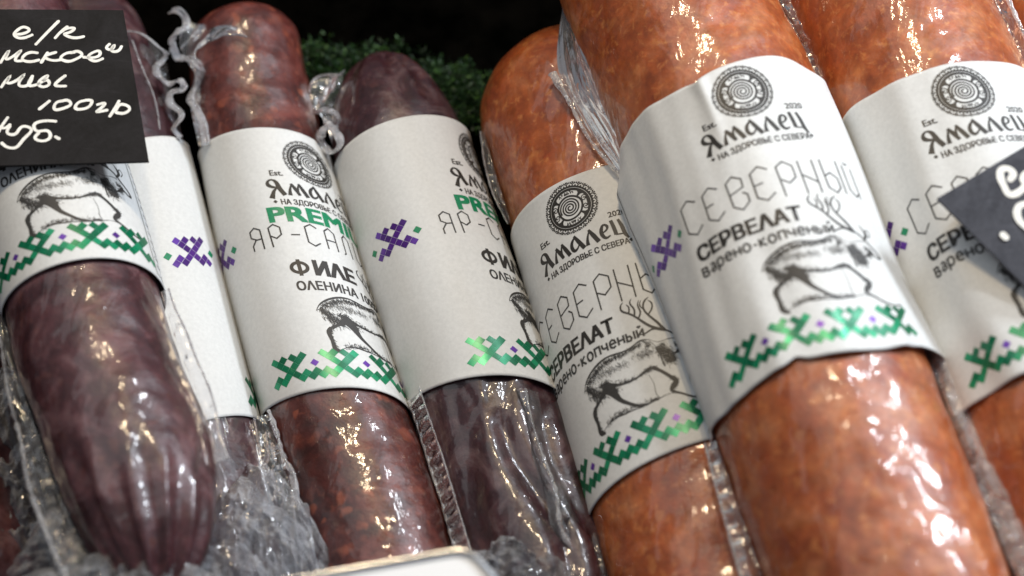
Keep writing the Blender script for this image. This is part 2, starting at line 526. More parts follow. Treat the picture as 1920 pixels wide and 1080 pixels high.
def art_emblem():
    a = Art()
    c = (0, 79)
    nT = 26
    for k in range(nT):      # saw-toothed sun rim
        t = 2 * math.pi * k / nT
        er, et = np.array([math.cos(t), math.sin(t)]), np.array([-math.sin(t), math.cos(t)])
        P = lambda r, q: tuple(np.array(c) + er * r + et * q)
        a.quad([P(6.62, -0.22), P(6.62, 0.22), P(7.15, 0.12), P(7.15, -0.12)])
        a.quad([P(7.05, -0.16), P(7.05, 0.2), P(8.05, 0.74), P(7.45, 0.90)])
        a.quad([P(7.05, 0.16), P(7.05, -0.2), P(8.05, -0.74), P(7.45, -0.90)])
        a.quad([P(7.42, -0.16), P(7.42, 0.16), P(8.0, 0.36), P(8.0, -0.36)])
        t2 = t + math.pi / nT
        er, et = np.array([math.cos(t2), math.sin(t2)]), np.array([-math.sin(t2), math.cos(t2)])
        a.quad([P(6.6, -0.42), P(6.6, 0.42), P(7.25, 0.0), P(7.2, -0.02)])
    a.ring(c, 6.45, 0.58)
    a.ring(c, 5.64, 0.80)
    a.ring(c, 3.62, 0.60, wob=0.015)
    for t in (42, 138, 222, 318):   # the four dark wedges between the panels
        t = math.radians(t)
        er, et = np.array([math.cos(t), math.sin(t)]), np.array([-math.sin(t), math.cos(t)])
        P = lambda r, q: tuple(np.array(c) + er * r + et * q)
        a.quad([P(3.75, -0.26), P(3.75, 0.26), P(4.7, 0.42), P(4.7, -0.42)])
        a.quad([P(4.7, -0.42), P(4.7, 0.42), P(5.5, 1.25), P(5.5, -1.25)])
    th = np.linspace(0, 2 * np.pi * 3.4, 120)     # central spiral
    r = 0.35 + 2.65 * th / th[-1]
    a.stroke(np.stack([c[0] + r * np.cos(th + 1.0), c[1] + r * np.sin(th + 1.0)], 1), 0.46)
    for sx in (-1, 1):      # facing scrolls left and right
        th = np.linspace(0, 2 * np.pi * 1.35, 34)
        r = 0.10 + 0.90 * th / th[-1]
        top = np.stack([-r * np.cos(th) * 1.0, r * np.sin(th)], 1)
        x0, y0 = 4.40, 1.22
        up = np.stack([x0 + top[:, 0] * 0.8, y0 + top[:, 1]], 1)
        lo = np.stack([x0 + top[:, 0] * 0.8, -y0 - top[:, 1]], 1)
        a.stroke([(c[0] + sx * x, c[1] + y) for x, y in up], 0.29)
        a.stroke([(c[0] + sx * x, c[1] + y) for x, y in lo], 0.29)
        a.stroke([(c[0] + sx * x, c[1] + y) for x, y in [(4.95, 1.5), (5.12, 0.6), (5.12, -0.6), (4.95, -1.5)]], 0.34, 10)
    # tiny herders, tents and deer of the upper and lower panel
    fig = [[(-2.3, 4.0), (-2.0, 4.5), (-2.2, 4.9)], [(-2.2, 4.5), (-1.8, 4.4), (-1.6, 4.0)], [(-1.3, 4.3), (-1.2, 5.0)], [(-1.5, 4.75), (-1.0, 4.8)],
           [(-0.7, 4.3), (-0.3, 4.9), (0.0, 4.3)], [(-0.4, 4.3), (-0.2, 5.1)], [(0.1, 4.4), (0.4, 4.9), (0.7, 4.4)], [(-0.6, 4.3), (0.9, 4.3)],
           [(1.3, 4.6), (2.0, 4.5)], [(1.4, 4.6), (1.3, 4.1)], [(1.95, 4.5), (2.0, 4.0)], [(1.3, 4.6), (1.2, 5.0), (1.5, 5.1)], [(1.2, 5.0), (1.0, 5.1)]]
    for f in fig:
        a.stroke([(c[0] + x, c[1] + y) for x, y in f], 0.27)
        a.stroke([(c[0] - x * 0.95, c[1] - y) for x, y in f], 0.27)
    a.quad([(c[0] - 2.35, c[1] - 4.9), (c[0] - 1.75, c[1] - 5.15), (c[0] - 1.95, c[1] - 4.0), (c[0] - 2.0, c[1] - 4.0)])
    return a

def art_wordmark():
    a = Art()
    def g(x0, strokes):
        for p, w in strokes:
            a.stroke([(x0 + x, 65.4 + y * 1.04) for x, y in p], list(np.atleast_1d(w) * 1.25 + 0.08) if np.ndim(w) else w * 1.15, 22 if len(p) > 2 else None)
    g(-14.2, [([(3.05, 2.55), (1.6, 2.75), (0.35, 3.6), (0.45, 4.75), (1.6, 5.3), (2.5, 4.7), (3.0, 3.0), (4.3, 0.0)], [.25, .6, .95, .5, .35, .8, 1.05, 1.05]),
              ([(2.7, 2.5), (1.7, 1.7), (1.15, 0.6), (0.55, -1.0)], [.25, .6, .8, 1.2])])
    g(-8.9, [([(0.35, 0.0), (0.55, 1.6), (1.4, 4.0)], [.9, .6, .2]), ([(1.2, 4.1), (2.2, 2.2), (3.0, 0.2)], [.6, .9, .7]),
             ([(2.85, 0.4), (2.8, 2.2), (3.5, 4.3)], [.4, .5, .2]), ([(3.35, 4.3), (4.2, 2.3), (5.2, -0.1)], [.5, .9, .9])])
    g(-3.0, [([(2.1, 4.4), (0.9, 3.3), (0.35, 1.7), (1.0, 0.4), (1.9, 0.7), (2.7, 1.8)], [.2, .6, .8, .7, .4, .2]),
             ([(1.7, 4.6), (2.6, 2.6), (3.9, -0.1)], [.5, .9, .95])])
    g(1.6, [([(0.4, 0.1), (0.6, 1.8), (1.7, 4.3)], [.9, .55, .2]), ([(1.5, 4.5), (2.4, 2.5), (3.5, 0.0)], [.5, .95, .95])])
    g(5.9, [([(0.8, 2.1), (2.0, 2.7), (2.3, 3.6), (1.5, 4.3), (0.6, 3.2), (0.5, 1.4), (1.3, 0.3), (2.6, 0.7)], [.3, .4, .6, .4, .75, .8, .6, .25])])
    g(9.1, [([(0.4, 5.0), (0.75, 2.5), (0.9, 0.4)], [.7, .8, .8]), ([(2.3, 4.8), (2.9, 2.3), (3.3, -0.2), (3.9, -1.4)], [.55, .8, .8, .4]),
            ([(0.8, 0.45), (3.2, 0.15)], .4)])
    a.text('Est.', -12.9, 72.4, 2.7, 0.03)
    a.text('2020', 9.2, 71.6, 2.4, 0.03)
    return a

def diamond(a, x, y, r):
    a.quad([(x - r, y), (x, y - r), (x + r, y), (x, y + r)])

def art_slogan():
    a = Art()
    diamond(a, -13.0, 63.2, 0.62); diamond(a, 13.4, 63.2, 0.62)
    a.text('НА ЗДОРОВЬЕ С СЕВЕРА', -11.7, 62.2, 2.5, 0.035, width=24.4)
    return a

HEX = {  # the thin hexagonal letters, box 4.8 x 10.5
    'С': [[(4.7, 8.9), (2.5, 10.4), (0.1, 9.0), (0.1, 1.7), (2.4, 0.1), (4.8, 1.8)]],
    'Е': [[(4.6, 8.9), (2.4, 10.4), (0.1, 9.0), (0.1, 1.7), (2.4, 0.1), (4.8, 1.8)], [(0.1, 5.2), (2.5, 5.4)]],
    'В': [[(0.2, 5.2), (0.1, 9.0), (2.1, 10.4), (4.2, 8.9), (4.1, 6.4), (0.3, 5.2)], [(3.5, 5.0), (4.6, 4.0), (4.6, 1.8), (2.4, 0.1), (0.3, 1.7), (0.2, 5.2)]],
    'Р': [[(0.3, 0.0), (0.1, 9.0), (2.2, 10.4), (4.5, 8.8), (4.5, 5.4), (2.4, 3.8), (0.4, 5.2)]],
    'Н': [[(0.1, 10.2), (0.2, 0.1)], [(4.1, 10.2), (4.1, 0.1)], [(0.2, 6.0), (4.1, 3.4)]],
    'Ы': [[(0.1, 10.2), (0.3, 1.7), (2.3, 0.1), (3.9, 1.8), (3.8, 4.6), (2.0, 6.2), (0.3, 5.2)], [(5.2, 10.2), (5.2, 0.1)]],
    'Й': [[(0.1, 9.4), (0.1, 1.7), (2.0, 0.1), (4.0, 1.7)], [(4.0, 9.4), (4.0, 0.1)], [(1.2, 10.6), (2.0, 10.1), (2.9, 10.6)]],
    'А': [[(0.1, 0.0), (0.1, 8.6), (2.2, 10.4), (4.4, 8.6), (4.4, 0.0)], [(0.1, 4.4), (4.4, 4.4)]],
    'Я': [[(4.4, 0.0), (4.4, 9.0), (2.2, 10.4), (0.1, 8.9), (0.1, 6.2), (2.2, 4.8), (4.4, 4.8)], [(1.9, 4.8), (0.1, 2.4), (0.1, 0.0)]],
    '-': [[(0.4, 5.0), (3.8, 5.0)]],
    'Л': [[(0.0, 0.2), (0.8, 1.0), (0.9, 8.6), (2.4, 10.4), (4.2, 8.6), (4.3, 0.0)]],
    'И': [[(0.1, 10.2), (0.1, 1.7), (2.0, 0.1), (4.1, 1.7)], [(4.1, 10.2), (4.1, 0.0)]],
    'К': [[(0.1, 10.2), (0.1, 0.0)], [(4.2, 10.2), (0.2, 5.3), (4.3, 0.0)]],
    'О': [[(2.2, 0.1), (4.5, 1.7), (4.5, 8.8), (2.2, 10.4), (0.1, 8.8), (0.1, 1.7), (2.2, 0.1)]]}

def art_hex(word, xs, y0, k=1.0, w=0.34):
    a = Art()
    for ch, x in zip(word, xs):
        for st in HEX[ch]:
            a.stroke([(x + px * k * 0.97, y0 + py * k) for px, py in st], w)
    return a

def art_deer():
    a = Art()
    K = 'k'
    body = [(-10.6, 27.0), (-9.4, 28.9), (-7.4, 30.4), (-4.3, 31.7), (-0.6, 32.2), (3.1, 31.7), (6.2, 32.0), (8.8, 32.9), (11.0, 32.3)]
    a.stroke(body, [.15, .35, .6, .65, .5, .45, .4, .4, .15], 40)
    a.stroke([(11.0, 32.3), (13.0, 31.0), (15.6, 31.2), (17.6, 31.0)], [.1, .15, .2, .25], 14)          # neck top
    a.stroke([(-10.6, 27.0), (-9.5, 27.6), (-8.8, 28.3)], [.1, .3, .15])
    a.stroke([(-8.9, 27.4), (-7.8, 25.2), (-7.0, 23.0), (-8.2, 21.4)], [.15, .2, .25, .6], 16)            # thigh
    a.stroke([(-8.2, 21.5), (-9.0, 20.3), (-8.9, 17.0), (-8.6, 14.0), (-7.2, 13.6)], [.9, 1.35, 1.0, 1.1, .7], 26)   # hind leg
    a.stroke([(-8.0, 21.2), (-6.4, 22.3), (-4.6, 23.4), (-3.2, 24.4)], [.8, .8, 1.6, 2.2], 20)
    a.stroke([(-3.4, 24.2), (-1.8, 22.0), (-0.6, 19.5), (1.6, 17.2), (4.0, 15.4), (6.2, 14.9)], [2.8, 2.2, 1.2, .9, .9, .7], 30)   # other hind leg
    a.stroke([(6.2, 14.9), (8.4, 15.4), (9.2, 15.0)], [.5, .9, .6])
    a.stroke([(-2.6, 24.8), (0.6, 23.3), (4.0, 22.9), (7.2, 23.6), (9.6, 24.5)], [1.1, .6, .4, .6, .9], 26)     # belly
    a.stroke([(9.8, 24.3), (11.6, 22.6), (13.4, 20.4), (14.9, 18.4)], [1.1, .9, 1.0, 1.3], 18)                # fore leg
    a.stroke([(14.9, 18.5), (13.6, 17.4), (12.9, 16.6), (14.8, 14.9), (17.4, 13.1), (20.2, 12.3)], [1.2, 1.6, 1.0, .6, .6, .45], 26)
    a.stroke([(20.4, 12.5), (22.8, 12.7)], [.3, .6])
    a.stroke([(8.3, 22.6), (9.0, 19.4), (8.9, 16.6), (9.4, 15.2)], [.12, .15, .2, .3], 16)
    a.stroke([(11.2, 31.4), (12.4, 28.6), (12.6, 26.0), (13.0, 23.6)], [.12, .2, .35, .5], 18)               # shoulder
    # head, lowered to the right
    a.stroke([(15.3, 34.2), (17.4, 32.4), (19.4, 29.9), (21.4, 27.4), (21.6, 26.7)], [.5, .5, .55, .7, .9], 22)
    a.stroke([(21.6, 26.7), (20.2, 26.8), (18.8, 27.8), (17.4, 27.2), (16.0, 26.4)], [.8, .5, .7, .9, .3], 18)
    a.stroke([(17.4, 31.6), (19.0, 33.6), (18.4, 35.0), (17.6, 36.2)], [.5, 1.1, .5, .15], 14)                # ear
    a.stroke([(19.0, 33.6), (19.9, 35.0), (20.6, 34.4), (19.6, 32.6)], [.3, .3, .3, .3], 10)
    # antlers
    a.stroke([(15.6, 34.0), (13.2, 35.2), (10.8, 37.6), (8.8, 40.3), (7.0, 42.0), (6.0, 43.0), (6.1, 44.6), (6.9, 45.3)], [1.01, 0.87, 0.72, 0.58, 0.58, 0.58, 0.43, 0.14], 34)
    a.stroke([(15.2, 34.4), (13.9, 37.0), (12.3, 39.6), (11.6, 41.8), (12.4, 43.9), (13.6, 44.7)], [0.87, 0.72, 0.58, 0.51, 0.51, 0.22], 28)
    a.stroke([(8.8, 40.3), (9.2, 42.4), (8.6, 44.6), (9.2, 45.6)], [0.51, 0.51, 0.43, 0.14], 14)
    a.stroke([(9.6, 39.2), (10.6, 41.0), (10.4, 43.2), (11.0, 44.6)], [0.43, 0.51, 0.43, 0.14], 14)
    a.stroke([(7.6, 41.6), (8.0, 43.4), (7.5, 44.4)], [0.43, 0.43, 0.14], 10)
    a.stroke([(12.3, 39.6), (13.6, 41.0), (13.9, 43.0), (13.2, 43.9)], [0.43, 0.43, 0.43, 0.14], 14)
    a.stroke([(11.7, 41.4), (10.9, 43.0), (11.5, 44.4)], [0.36, 0.36, 0.14], 10)
    a.stroke([(14.4, 34.6), (12.0, 35.0), (10.2, 34.4), (8.2, 34.8)], [0.65, 0.51, 0.43, 0.22], 16)
    # ground scratches
    a.stroke([(-9.0, 13.6), (-6.5, 14.8), (-3.8, 15.6), (-1.0, 15.3), (2.0, 15.1), (5.0, 14.6)], [.15, .2, .35, .5, .35, .15], 24)
    a.stroke([(9.5, 15.2), (12.0, 15.6), (14.5, 14.9), (17.5, 13.4)], [.3, .15, .15, .1], 14)
    # fur
    hairs(a, 416, [(-9.0, 28.3, .8), (-6.0, 30.3, .9), (-2.0, 31.4, .8), (3, 31.2, .6), (8.5, 32.2, .6)], -75, 1.0, .09, .5)
    hairs(a, 320, [(-9.2, 27.5, 1.0), (-7.6, 25.0, 1.6), (-5.5, 23.6, 1.8)], -70, 1.3, .085, .4)
    hairs(a, 384, [(-4.4, 25.6, 1.6), (-3.0, 24.2, 1.8), (-1.2, 22.6, 1.2)], -60, 0.9, .13, .9)
    hairs(a, 208, [(-1.5, 24.2, .9), (3.0, 23.2, .5), (7.5, 23.9, .6), (10.0, 24.4, .9)], -50, 0.7, .10, .8)
    hairs(a, 272, [(12.0, 29.6, .9), (13.4, 27.2, 1.2), (14.0, 25.0, 1.2), (15.8, 25.4, .8)], -65, 1.1, .10, .6)
    hairs(a, 144, [(14.0, 20.2, .6), (14.6, 18.6, .7), (13.2, 17.0, .6)], -60, 0.7, .11, .9)
    hairs(a, 128, [(16.8, 29.5, .8), (18.6, 28.4, .7), (17.4, 27.0, .8)], -60, 0.8, .10, .9)
    hairs(a, 112, [(-8.6, 21.0, .5), (-8.8, 17.0, .4), (-8.2, 14.0, .5)], -80, 0.7, .10, .7)
    hairs(a, 144, [(-6.0, 15.0, .5), (-2.5, 16.0, .9), (0.6, 15.6, .5), (7.5, 15.6, .5)], 60, 0.8, .10, .9)
    hairs(a, 64, [(8.6, 33.0, .4), (10.6, 31.5, .7), (9.4, 30.4, .5)], -80, 0.8, .08, .5)
    hairs(a, 260, [(-6.5, 28.6, 1.6), (-2.0, 28.6, 1.6), (4.0, 28.4, 1.3)], -70, 0.9, .045, .4)
    hairs(a, 160, [(6.5, 29.2, 1.6), (10.4, 28.8, 1.4)], -75, 0.9, .045, .4)
    hairs(a, 220, [(13.0, 30.2, 1.0), (14.6, 27.6, 1.3), (15.2, 25.6, .9)], -60, 1.1, .10, .5)
    hairs(a, 160, [(-3.8, 24.8, 1.2), (-2.2, 23.2, 1.0)], -60, 0.9, .15, .9)
    return a

def cell(a, x, y, h):
    a.quad([(x - h, y), (x, y - h), (x + h, y), (x, y + h)])

def art_border():
    a = Art()
    D2 = 1.35
    w0 = 9.9
    motif = [(-3, 1), (-1, 1), (1, 1), (3, 1), (-2, 0), (2, 0), (-1, -1), (1, -1), (0, -2), (-1, -3), (1, -3), (-2, -4), (2, -4)]
    link = [(3, -3), (4, -4), (5, -3), (6, -4), (7, -3)]
    for k in range(4):
        x0 = -21.8 + 13.5 * k
        for i, j in motif + (link if k < 3 else [(3, -3), (4, -4)]) + ([(-3, -3), (-4, -4)] if k == 0 else []):
            cell(a, x0 + i * D2, w0 + j * D2, D2 * 0.985)
    return a

def art_border_dots():
    a = Art()
    for k in range(3):
        cell(a, -21.8 + 13.5 * k + 6.75, 9.9 - 1.35, 1.15)
    return a

def art_motif():
    a = Art()
    c = 1.98
    for i, j in [(-3, 0), (-2, 0), (-1, 0), (0, 0), (1, 0), (2, 0), (0, 1), (0, 2), (0, 3), (-1, 2), (-2, 1), (2, 1), (3, 1), (0, -1), (0, -2), (-1, -2), (-1, -3)]:
        cell(a, -36.3 + (i + j) * c * 0.7071, 49.4 + (j - i) * c * 0.7071, c * 0.7071 * 0.95)
    return a

def art_motif_dots():
    a = Art()
    cell(a, -36.3 + 7.4, 49.7, 1.3); cell(a, -36.3 - 7.6, 49.4, 1.3)
    return a

def art_panel(x0, x1, y0, y1, seed):
    """frame of small print at the side of the label"""
    a = Art()
    a.stroke([(x0, y0), (x1, y0), (x1, y1), (x0 + 3, y1), (x0, y1 - 3)], 0.32, close=True)
    lines = ['изготовитель сырокопченое мясо', 'состав: оленина, шпик, соль,', 'специи натуральные, чеснок', 'хранить при температуре 0+6', 'пищевая ценность на 100 г', 'белки 20 г, жиры 30 г', 'масса нетто, дата указана', 'на упаковке, годен 60 суток']
    y, k = y1 - 6, seed
    while y > y0 + 2.5:
        a.text(lines[k % len(lines)], x0 + 1.6, y, 1.9, 0.006, width=(x1 - x0 - 3.2) * (0.8 + 0.2 * ((k * 7) % 5) / 4))
        y -= 2.7; k += 1
    return a

def t_art(*items):
    a = Art()
    for it in items:
        a.text(*it[0], **it[1])
    return a

def _ell(cx, cy, rx, ry, n=16):
    t = np.linspace(0, 2 * np.pi, n, endpoint=False)
    return [(cx + rx * math.cos(x), cy + ry * math.sin(x)) for x in t]
LOW = {'в': (.72, [[(0, 0), (0, 1), (.5, 1), (.64, .78), (.46, .53), (0, .53)], [(.46, .5), (.72, .3), (.56, 0), (0, 0)]]),
       'а': (.68, [[(.06, .88), (.34, 1), (.62, .82), (.64, 0)], [(.64, .58), (.2, .5), (.04, .26), (.24, 0), (.64, .22)]]),
       'р': (.74, [[(0, 1), (0, -.42)], 'o']), 'о': (.76, ['o']),
       'е': (.72, [[(.04, .52), (.72, .52), (.62, .88), (.36, 1), (.08, .8), (.02, .5), (.1, .15), (.4, 0), (.68, .14)]]),
       'н': (.66, [[(0, 0), (0, 1)], [(.66, 0), (.66, 1)], [(0, .5), (.66, .5)]]),
       'к': (.64, [[(0, 0), (0, 1)], [(.6, 1), (.06, .5), (.66, 0)]]), 'п': (.66, [[(0, 0), (0, 1), (.66, 1), (.66, 0)]]),
       'ч': (.62, [[(0, 1), (0, .62), (.2, .42), (.62, .42)], [(.62, 1), (.62, 0)]]),
       'ы': (.9, [[(0, 1), (0, 0), (.38, 0), (.55, .28), (.38, .55), (0, .55)], [(.9, 0), (.9, 1)]]),
       'й': (.66, [[(0, 1), (0, 0)], [(.02, .12), (.64, .88)], [(.66, 0), (.66, 1)], [(.14, 1.4), (.33, 1.24), (.52, 1.4)]]),
       '-': (.36, [[(0, .48), (.36, .48)]])}

def art_lower(word, x0, y0, h, w, width):
    a = Art()
    adv = sum(LOW[c][0] for c in word)
    gap = (width / h - adv) / (len(word) - 1)
    x = 0.0
    for c in word:
        for st in LOW[c][1]:
            if st == 'o':
                a.stroke([(x0 + (x + px) * h, y0 + py * h) for px, py in _ell(.37, .5, .37, .5)], w, close=True)
            else:
                a.stroke([(x0 + (x + px) * h, y0 + py * h) for px, py in st], w)
        x += LOW[c][0] + gap
    return a

def art_file():
    a = Art()
    a.text('ИΛЕ', -8.2, 36.6, 6.6, 0.05, width=11.6)
    t = np.linspace(0, 2 * np.pi, 40, endpoint=False)
    a.stroke(np.stack([-11.6 + 2.05 * np.cos(t), 39.0 + 1.65 * np.sin(t)], 1), 0.95, close=True)
    a.stroke([(-11.6, 36.3), (-11.6, 41.7)], 1.0)
    return a

EMB, WRD, SLG, DEER = art_emblem().done(), art_wordmark().done(), art_slogan().done(), art_deer().done()
BRD, BRD2, MOT, MOT2 = art_border().done(), art_border_dots().done(), art_motif().done(), art_motif_dots().done()
common = [('emblem', EMB, 'ink'), ('wordmark', WRD, 'ink'), ('slogan', SLG, 'ink'), ('reindeer_print', DEER, 'grey_ink'),
          ('foil_border', BRD, 'green_foil'), ('foil_diamonds', BRD2, 'purple_foil'), ('foil_motif', MOT, 'purple_foil'), ('foil_dots', MOT2, 'green_ink')]
CERV = common + [
    ('title', art_hex('СЕВЕРНЫЙ', [-25.7, -19.0, -12.3, -5.9, 0.6, 6.6, 12.6, 19.6], 45.6, w=0.42).done(), 'grey_ink'),
    ('product_name', t_art((('СЕРВЕΛАТ', -25.4, 38.2, 5.75), dict(bold=0.045, width=28.0))).done(), 'ink'),
    ('subtitle', art_lower('варено-копченый', -25.3, 33.8, 2.35, 0.58, 35.2).done(), 'grey_ink'),
    ('info_panel', art_panel(-76, -47.5, 3, 84, 0).done(2.0), 'grey_ink')]
def low(a, d):
    V = a[0].copy(); V[:, 1] += d
    return V, a[1]
FILT = [(n, low(a, {'emblem': -2.0, 'wordmark': -1.8, 'slogan': -1.8, 'reindeer_print': -2.2}.get(n, 0.0)), m) for n, a, m in common] + [
    ('premium_mark', t_art((('PREMIUM', -16.3, 54.6, 7.0), dict(bold=0.05, width=37))).done(), 'green_ink'),
    ('title', art_hex('ЯР-САЛИНСКОЕ', [-22.2, -16.9, -11.6, -7.3, -2.0, 3.2, 8.4, 13.6, 18.8, 24.0, 29.2, 34.4], 46.4, 0.71, 0.42).done(), 'grey_ink'),
    ('product_name', art_file().done(), 'ink'),
    ('subtitle', t_art((('ОΛЕНИНА 100%', -13.8, 31.6, 4.0), dict(bold=0.03, width=25.0))).done(), 'grey_ink'),
    ('info_panel', art_panel(25.0, 52, 2, 84, 3).done(2.0), 'ink')]

# ------------------------------------------------------------------ sausages
class Line:
    def __init__(s, pix):
        P = smooth_line(pts3(pix)[::-1])
        s.P = P; s.v = np.r_[0, np.cumsum(np.linalg.norm(np.diff(P, axis=0), axis=1))]; s.L = s.v[-1]
        T = np.gradient(P, s.v, axis=0); T /= np.linalg.norm(T, axis=1)[:, None]
        Nn = np.array([0, 0, 1.0]) - T * T[:, 2:3]; Nn /= np.linalg.norm(Nn, axis=1)[:, None]
        s.T, s.N, s.B = T, Nn, np.cross(T, Nn)

    def ev(s, v, ang, r):
        v, ang, r = np.broadcast_arrays(np.asarray(v, float), ang, r)
        I = lambda A: np.stack([np.interp(v, s.v, A[:, k]) for k in range(3)], -1)
        over = np.where(v < 0, v, np.where(v > s.L, v - s.L, 0.0))
        return I(s.P) + I(s.T) * over[..., None] + (np.sin(ang)[..., None] * I(s.B) + np.cos(ang)[..., None] * I(s.N)) * r[..., None]

def zero(*a):
    return 0.0

ALL = []

class Sausage:
    def __init__(s, kind, pix, R, label, mat, group, profile=None, head=16.0, tail=16.0, disp=zero, seed=1, hp=2.0, tp=2.0, lab=None):
        tail_px = [q for q in pix if len(q) == 4]       # the fourth number marks where v = 0 was measured
        s.l = Line([q[:3] for q in pix]); s.R = R; s.seed = seed
        s.v0 = float(s.l.v[np.argmin(np.linalg.norm(s.l.P - at(*tail_px[0][:3]), axis=1))]) if tail_px else 0.0
        s.prelab = lab
        s.prof = profile or [(0, 1), (1, 1)]       # share of length -> share of R
        s.head, s.tail, s.hp, s.tp, s.disp = head, tail, hp, tp, disp
        base = s.l.ev(s.l.L * 0.5, 0.0, 0.0) - np.array([0, 0, R])
        s.root = empty(kind, base, label, 'sausage', group)
        v = np.unique(np.r_[np.linspace(0, s.l.L, 190), s.tail * (1 - np.cos(np.linspace(0, 1.57, 26))), s.l.L - s.head * (1 - np.cos(np.linspace(0, 1.57, 26)))])
        a = np.linspace(0, 2 * np.pi, 168, endpoint=False)
        A, Vv = np.meshgrid(a, v, indexing='ij')
        r = s.rad(Vv, A)
        P = s.l.ev(Vv, A, r)
        # pieces bulge under the casing
        Q = P
        amp = 0.22 + 0.0 * Vv
        dr = 0.45 * nz(Q, 0.028, seed) + 0.20 * nz(Q, 0.075, seed + 1) + 0.07 * nz(Q, 0.2, seed + 2)
        dr = dr + disp(Vv - s.v0, ((A + np.pi) % (2 * np.pi)) - np.pi, s.l.L - s.v0)
        if lab:     # nothing bulges through the paper band
            k = np.clip((Vv - s.v0 - lab[0] + 8) / 5, 0, 1) * np.clip((lab[1] + 8 - Vv + s.v0) / 5, 0, 1)
            dr = dr * (1 - k) + np.clip(dr, -1, 0.05) * k
        fade = np.clip(np.minimum(Vv, s.l.L - Vv) / 6.0, 0, 1)
        s.dr = None
        P = s.l.ev(Vv, A, np.maximum(r + dr * fade, 0.02))
        s.body = mesh_obj('body', P.reshape(-1, 3), grid_faces(len(a), len(v), True), M[mat], s.root)
        ALL.append(s)

    def rad(s, v, a):
        L = s.l.L
        t = v / L
        r = s.R * np.interp(t, [p[0] for p in s.prof], [p[1] for p in s.prof])
        th = np.clip((v - (L - s.head)) / s.head, 0, 1); tt = np.clip((s.tail - v) / s.tail, 0, 1)
        return r * (1 - th ** s.hp) ** 0.5 * (1 - tt ** s.tp) ** 0.5

    def lab_pt(s, u, w, off):
        """a point of the label: u round the sausage, w up the label"""
        c = s.lab
        u = np.asarray(u, float); w = np.asarray(w, float)
        q = np.clip(w / 88.0, -0.05, 1.05)
        wave = c.get('wave', zero)(u)
        v = (c['b0'] + c['bs'] * u) * (1 - q) + (c['t0'] + c['ts'] * u) * q + wave * (q * 2 - 1) ** 2 * np.sign(q - 0.5)
        ang = u / s.R
        v = v + s.v0
        r = s.R * np.interp(v / s.l.L, [p[0] for p in s.prof], [p[1] for p in s.prof]) + c['gap'] + off
        r = r + c.get('fold', lambda u, q: 0.0 * u)(u, q)
        e = np.minimum(q, 1 - q) * 88
        r = r + 0.35 * np.exp(-np.maximum(e, 0) / 2.5) * (0.5 + 0.5 * np.sin(u * 0.12 + s.seed))
        return s.l.ev(v, ang, r)

    def add_label(s, art, c0, **c):
        s.lab = dict(dict(gap=0.75, bs=0.0, ts=0.0), **c)
        nu, nw = 260, 96
        U = np.linspace(-math.pi, math.pi, nu) * s.R * 0.999
        top = s.lab.get('wmax', 88)
        Wv = np.linspace(0, top, nw)
        uu, ww = np.meshgrid(U, Wv, indexing='ij')
        o = s.lab_pt(uu, ww, 0.0).reshape(-1, 3)
        i = s.lab_pt(uu, ww, -0.22).reshape(-1, 3)
        n = nu * nw
        f = grid_faces(nu, nw)
        F = f.tolist() + (f[:, ::-1] + n).tolist()
        for k in range(nu - 1):
            for j, rev in ((0, False), (nw - 1, True)):
                q = [k * nw + j, k * nw + j + n, (k + 1) * nw + j + n, (k + 1) * nw + j]
                F.append(q[::-1] if rev else q)
        lab = mesh_obj('label', np.r_[o, i], F, M['paper'], s.root)
        for k, (nm, (V, Fc), mt) in enumerate(art):
            u = V[:, 0] + c0
            half = math.pi * s.R
            keep = (np.abs(u) < half * 0.99) & (V[:, 1] < top)
            if not keep.any():
                continue
            Fk = Fc if keep.all() else [f for f in Fc if keep[f].all()]
            P = s.lab_pt(u, V[:, 1], 0.03 + 0.0035 * k + V[:, 2])
            mesh_obj(nm, P, Fk, M[mt], s.root, lab)
        return lab

G_V, G_C = 'dark venison sausages', 'orange cervelat sausages'

def grooves(*gs):
    """lengthwise creases: (angle deg, depth mm, width deg, share of length it starts to fade at)"""
    def f(v, a, L):
        o = 0.0
        for g, dep, wd, v0, v1 in gs:
            c = math.radians(g) + 0.16 * np.sin(v * 0.09 + g)
            k = np.clip((v - v0) / 8, 0, 1) * np.clip((v1 - v) / 8, 0, 1)
            o = o - dep * k * np.exp(-((a - c) / math.radians(wd)) ** 2)
        return o
    return f

def tail_pleats(v, a, L):
    k = np.clip((46 - v) / 40, 0, 1) ** 1.3
    return -1.5 * k * np.abs(np.sin(a * 6.5 + 0.5 * np.sin(v * 0.12))) + 0.5 * k * np.sin(a * 15 + v * 0.1)

def head_pleats(v, a, L):
    k = np.clip((v - (L - 34)) / 26, 0, 1) * np.clip((L - v) / 5, 0, 1)
    return -2.4 * k * np.exp(-((a - 0.15) / 0.15) ** 2) - 2.0 * k * np.exp(-((a - 0.62) / 0.13) ** 2) - 1.4 * k * np.exp(-((a + 0.75) / 0.3) ** 2) + 0.3 * k * np.sin(a * 9)

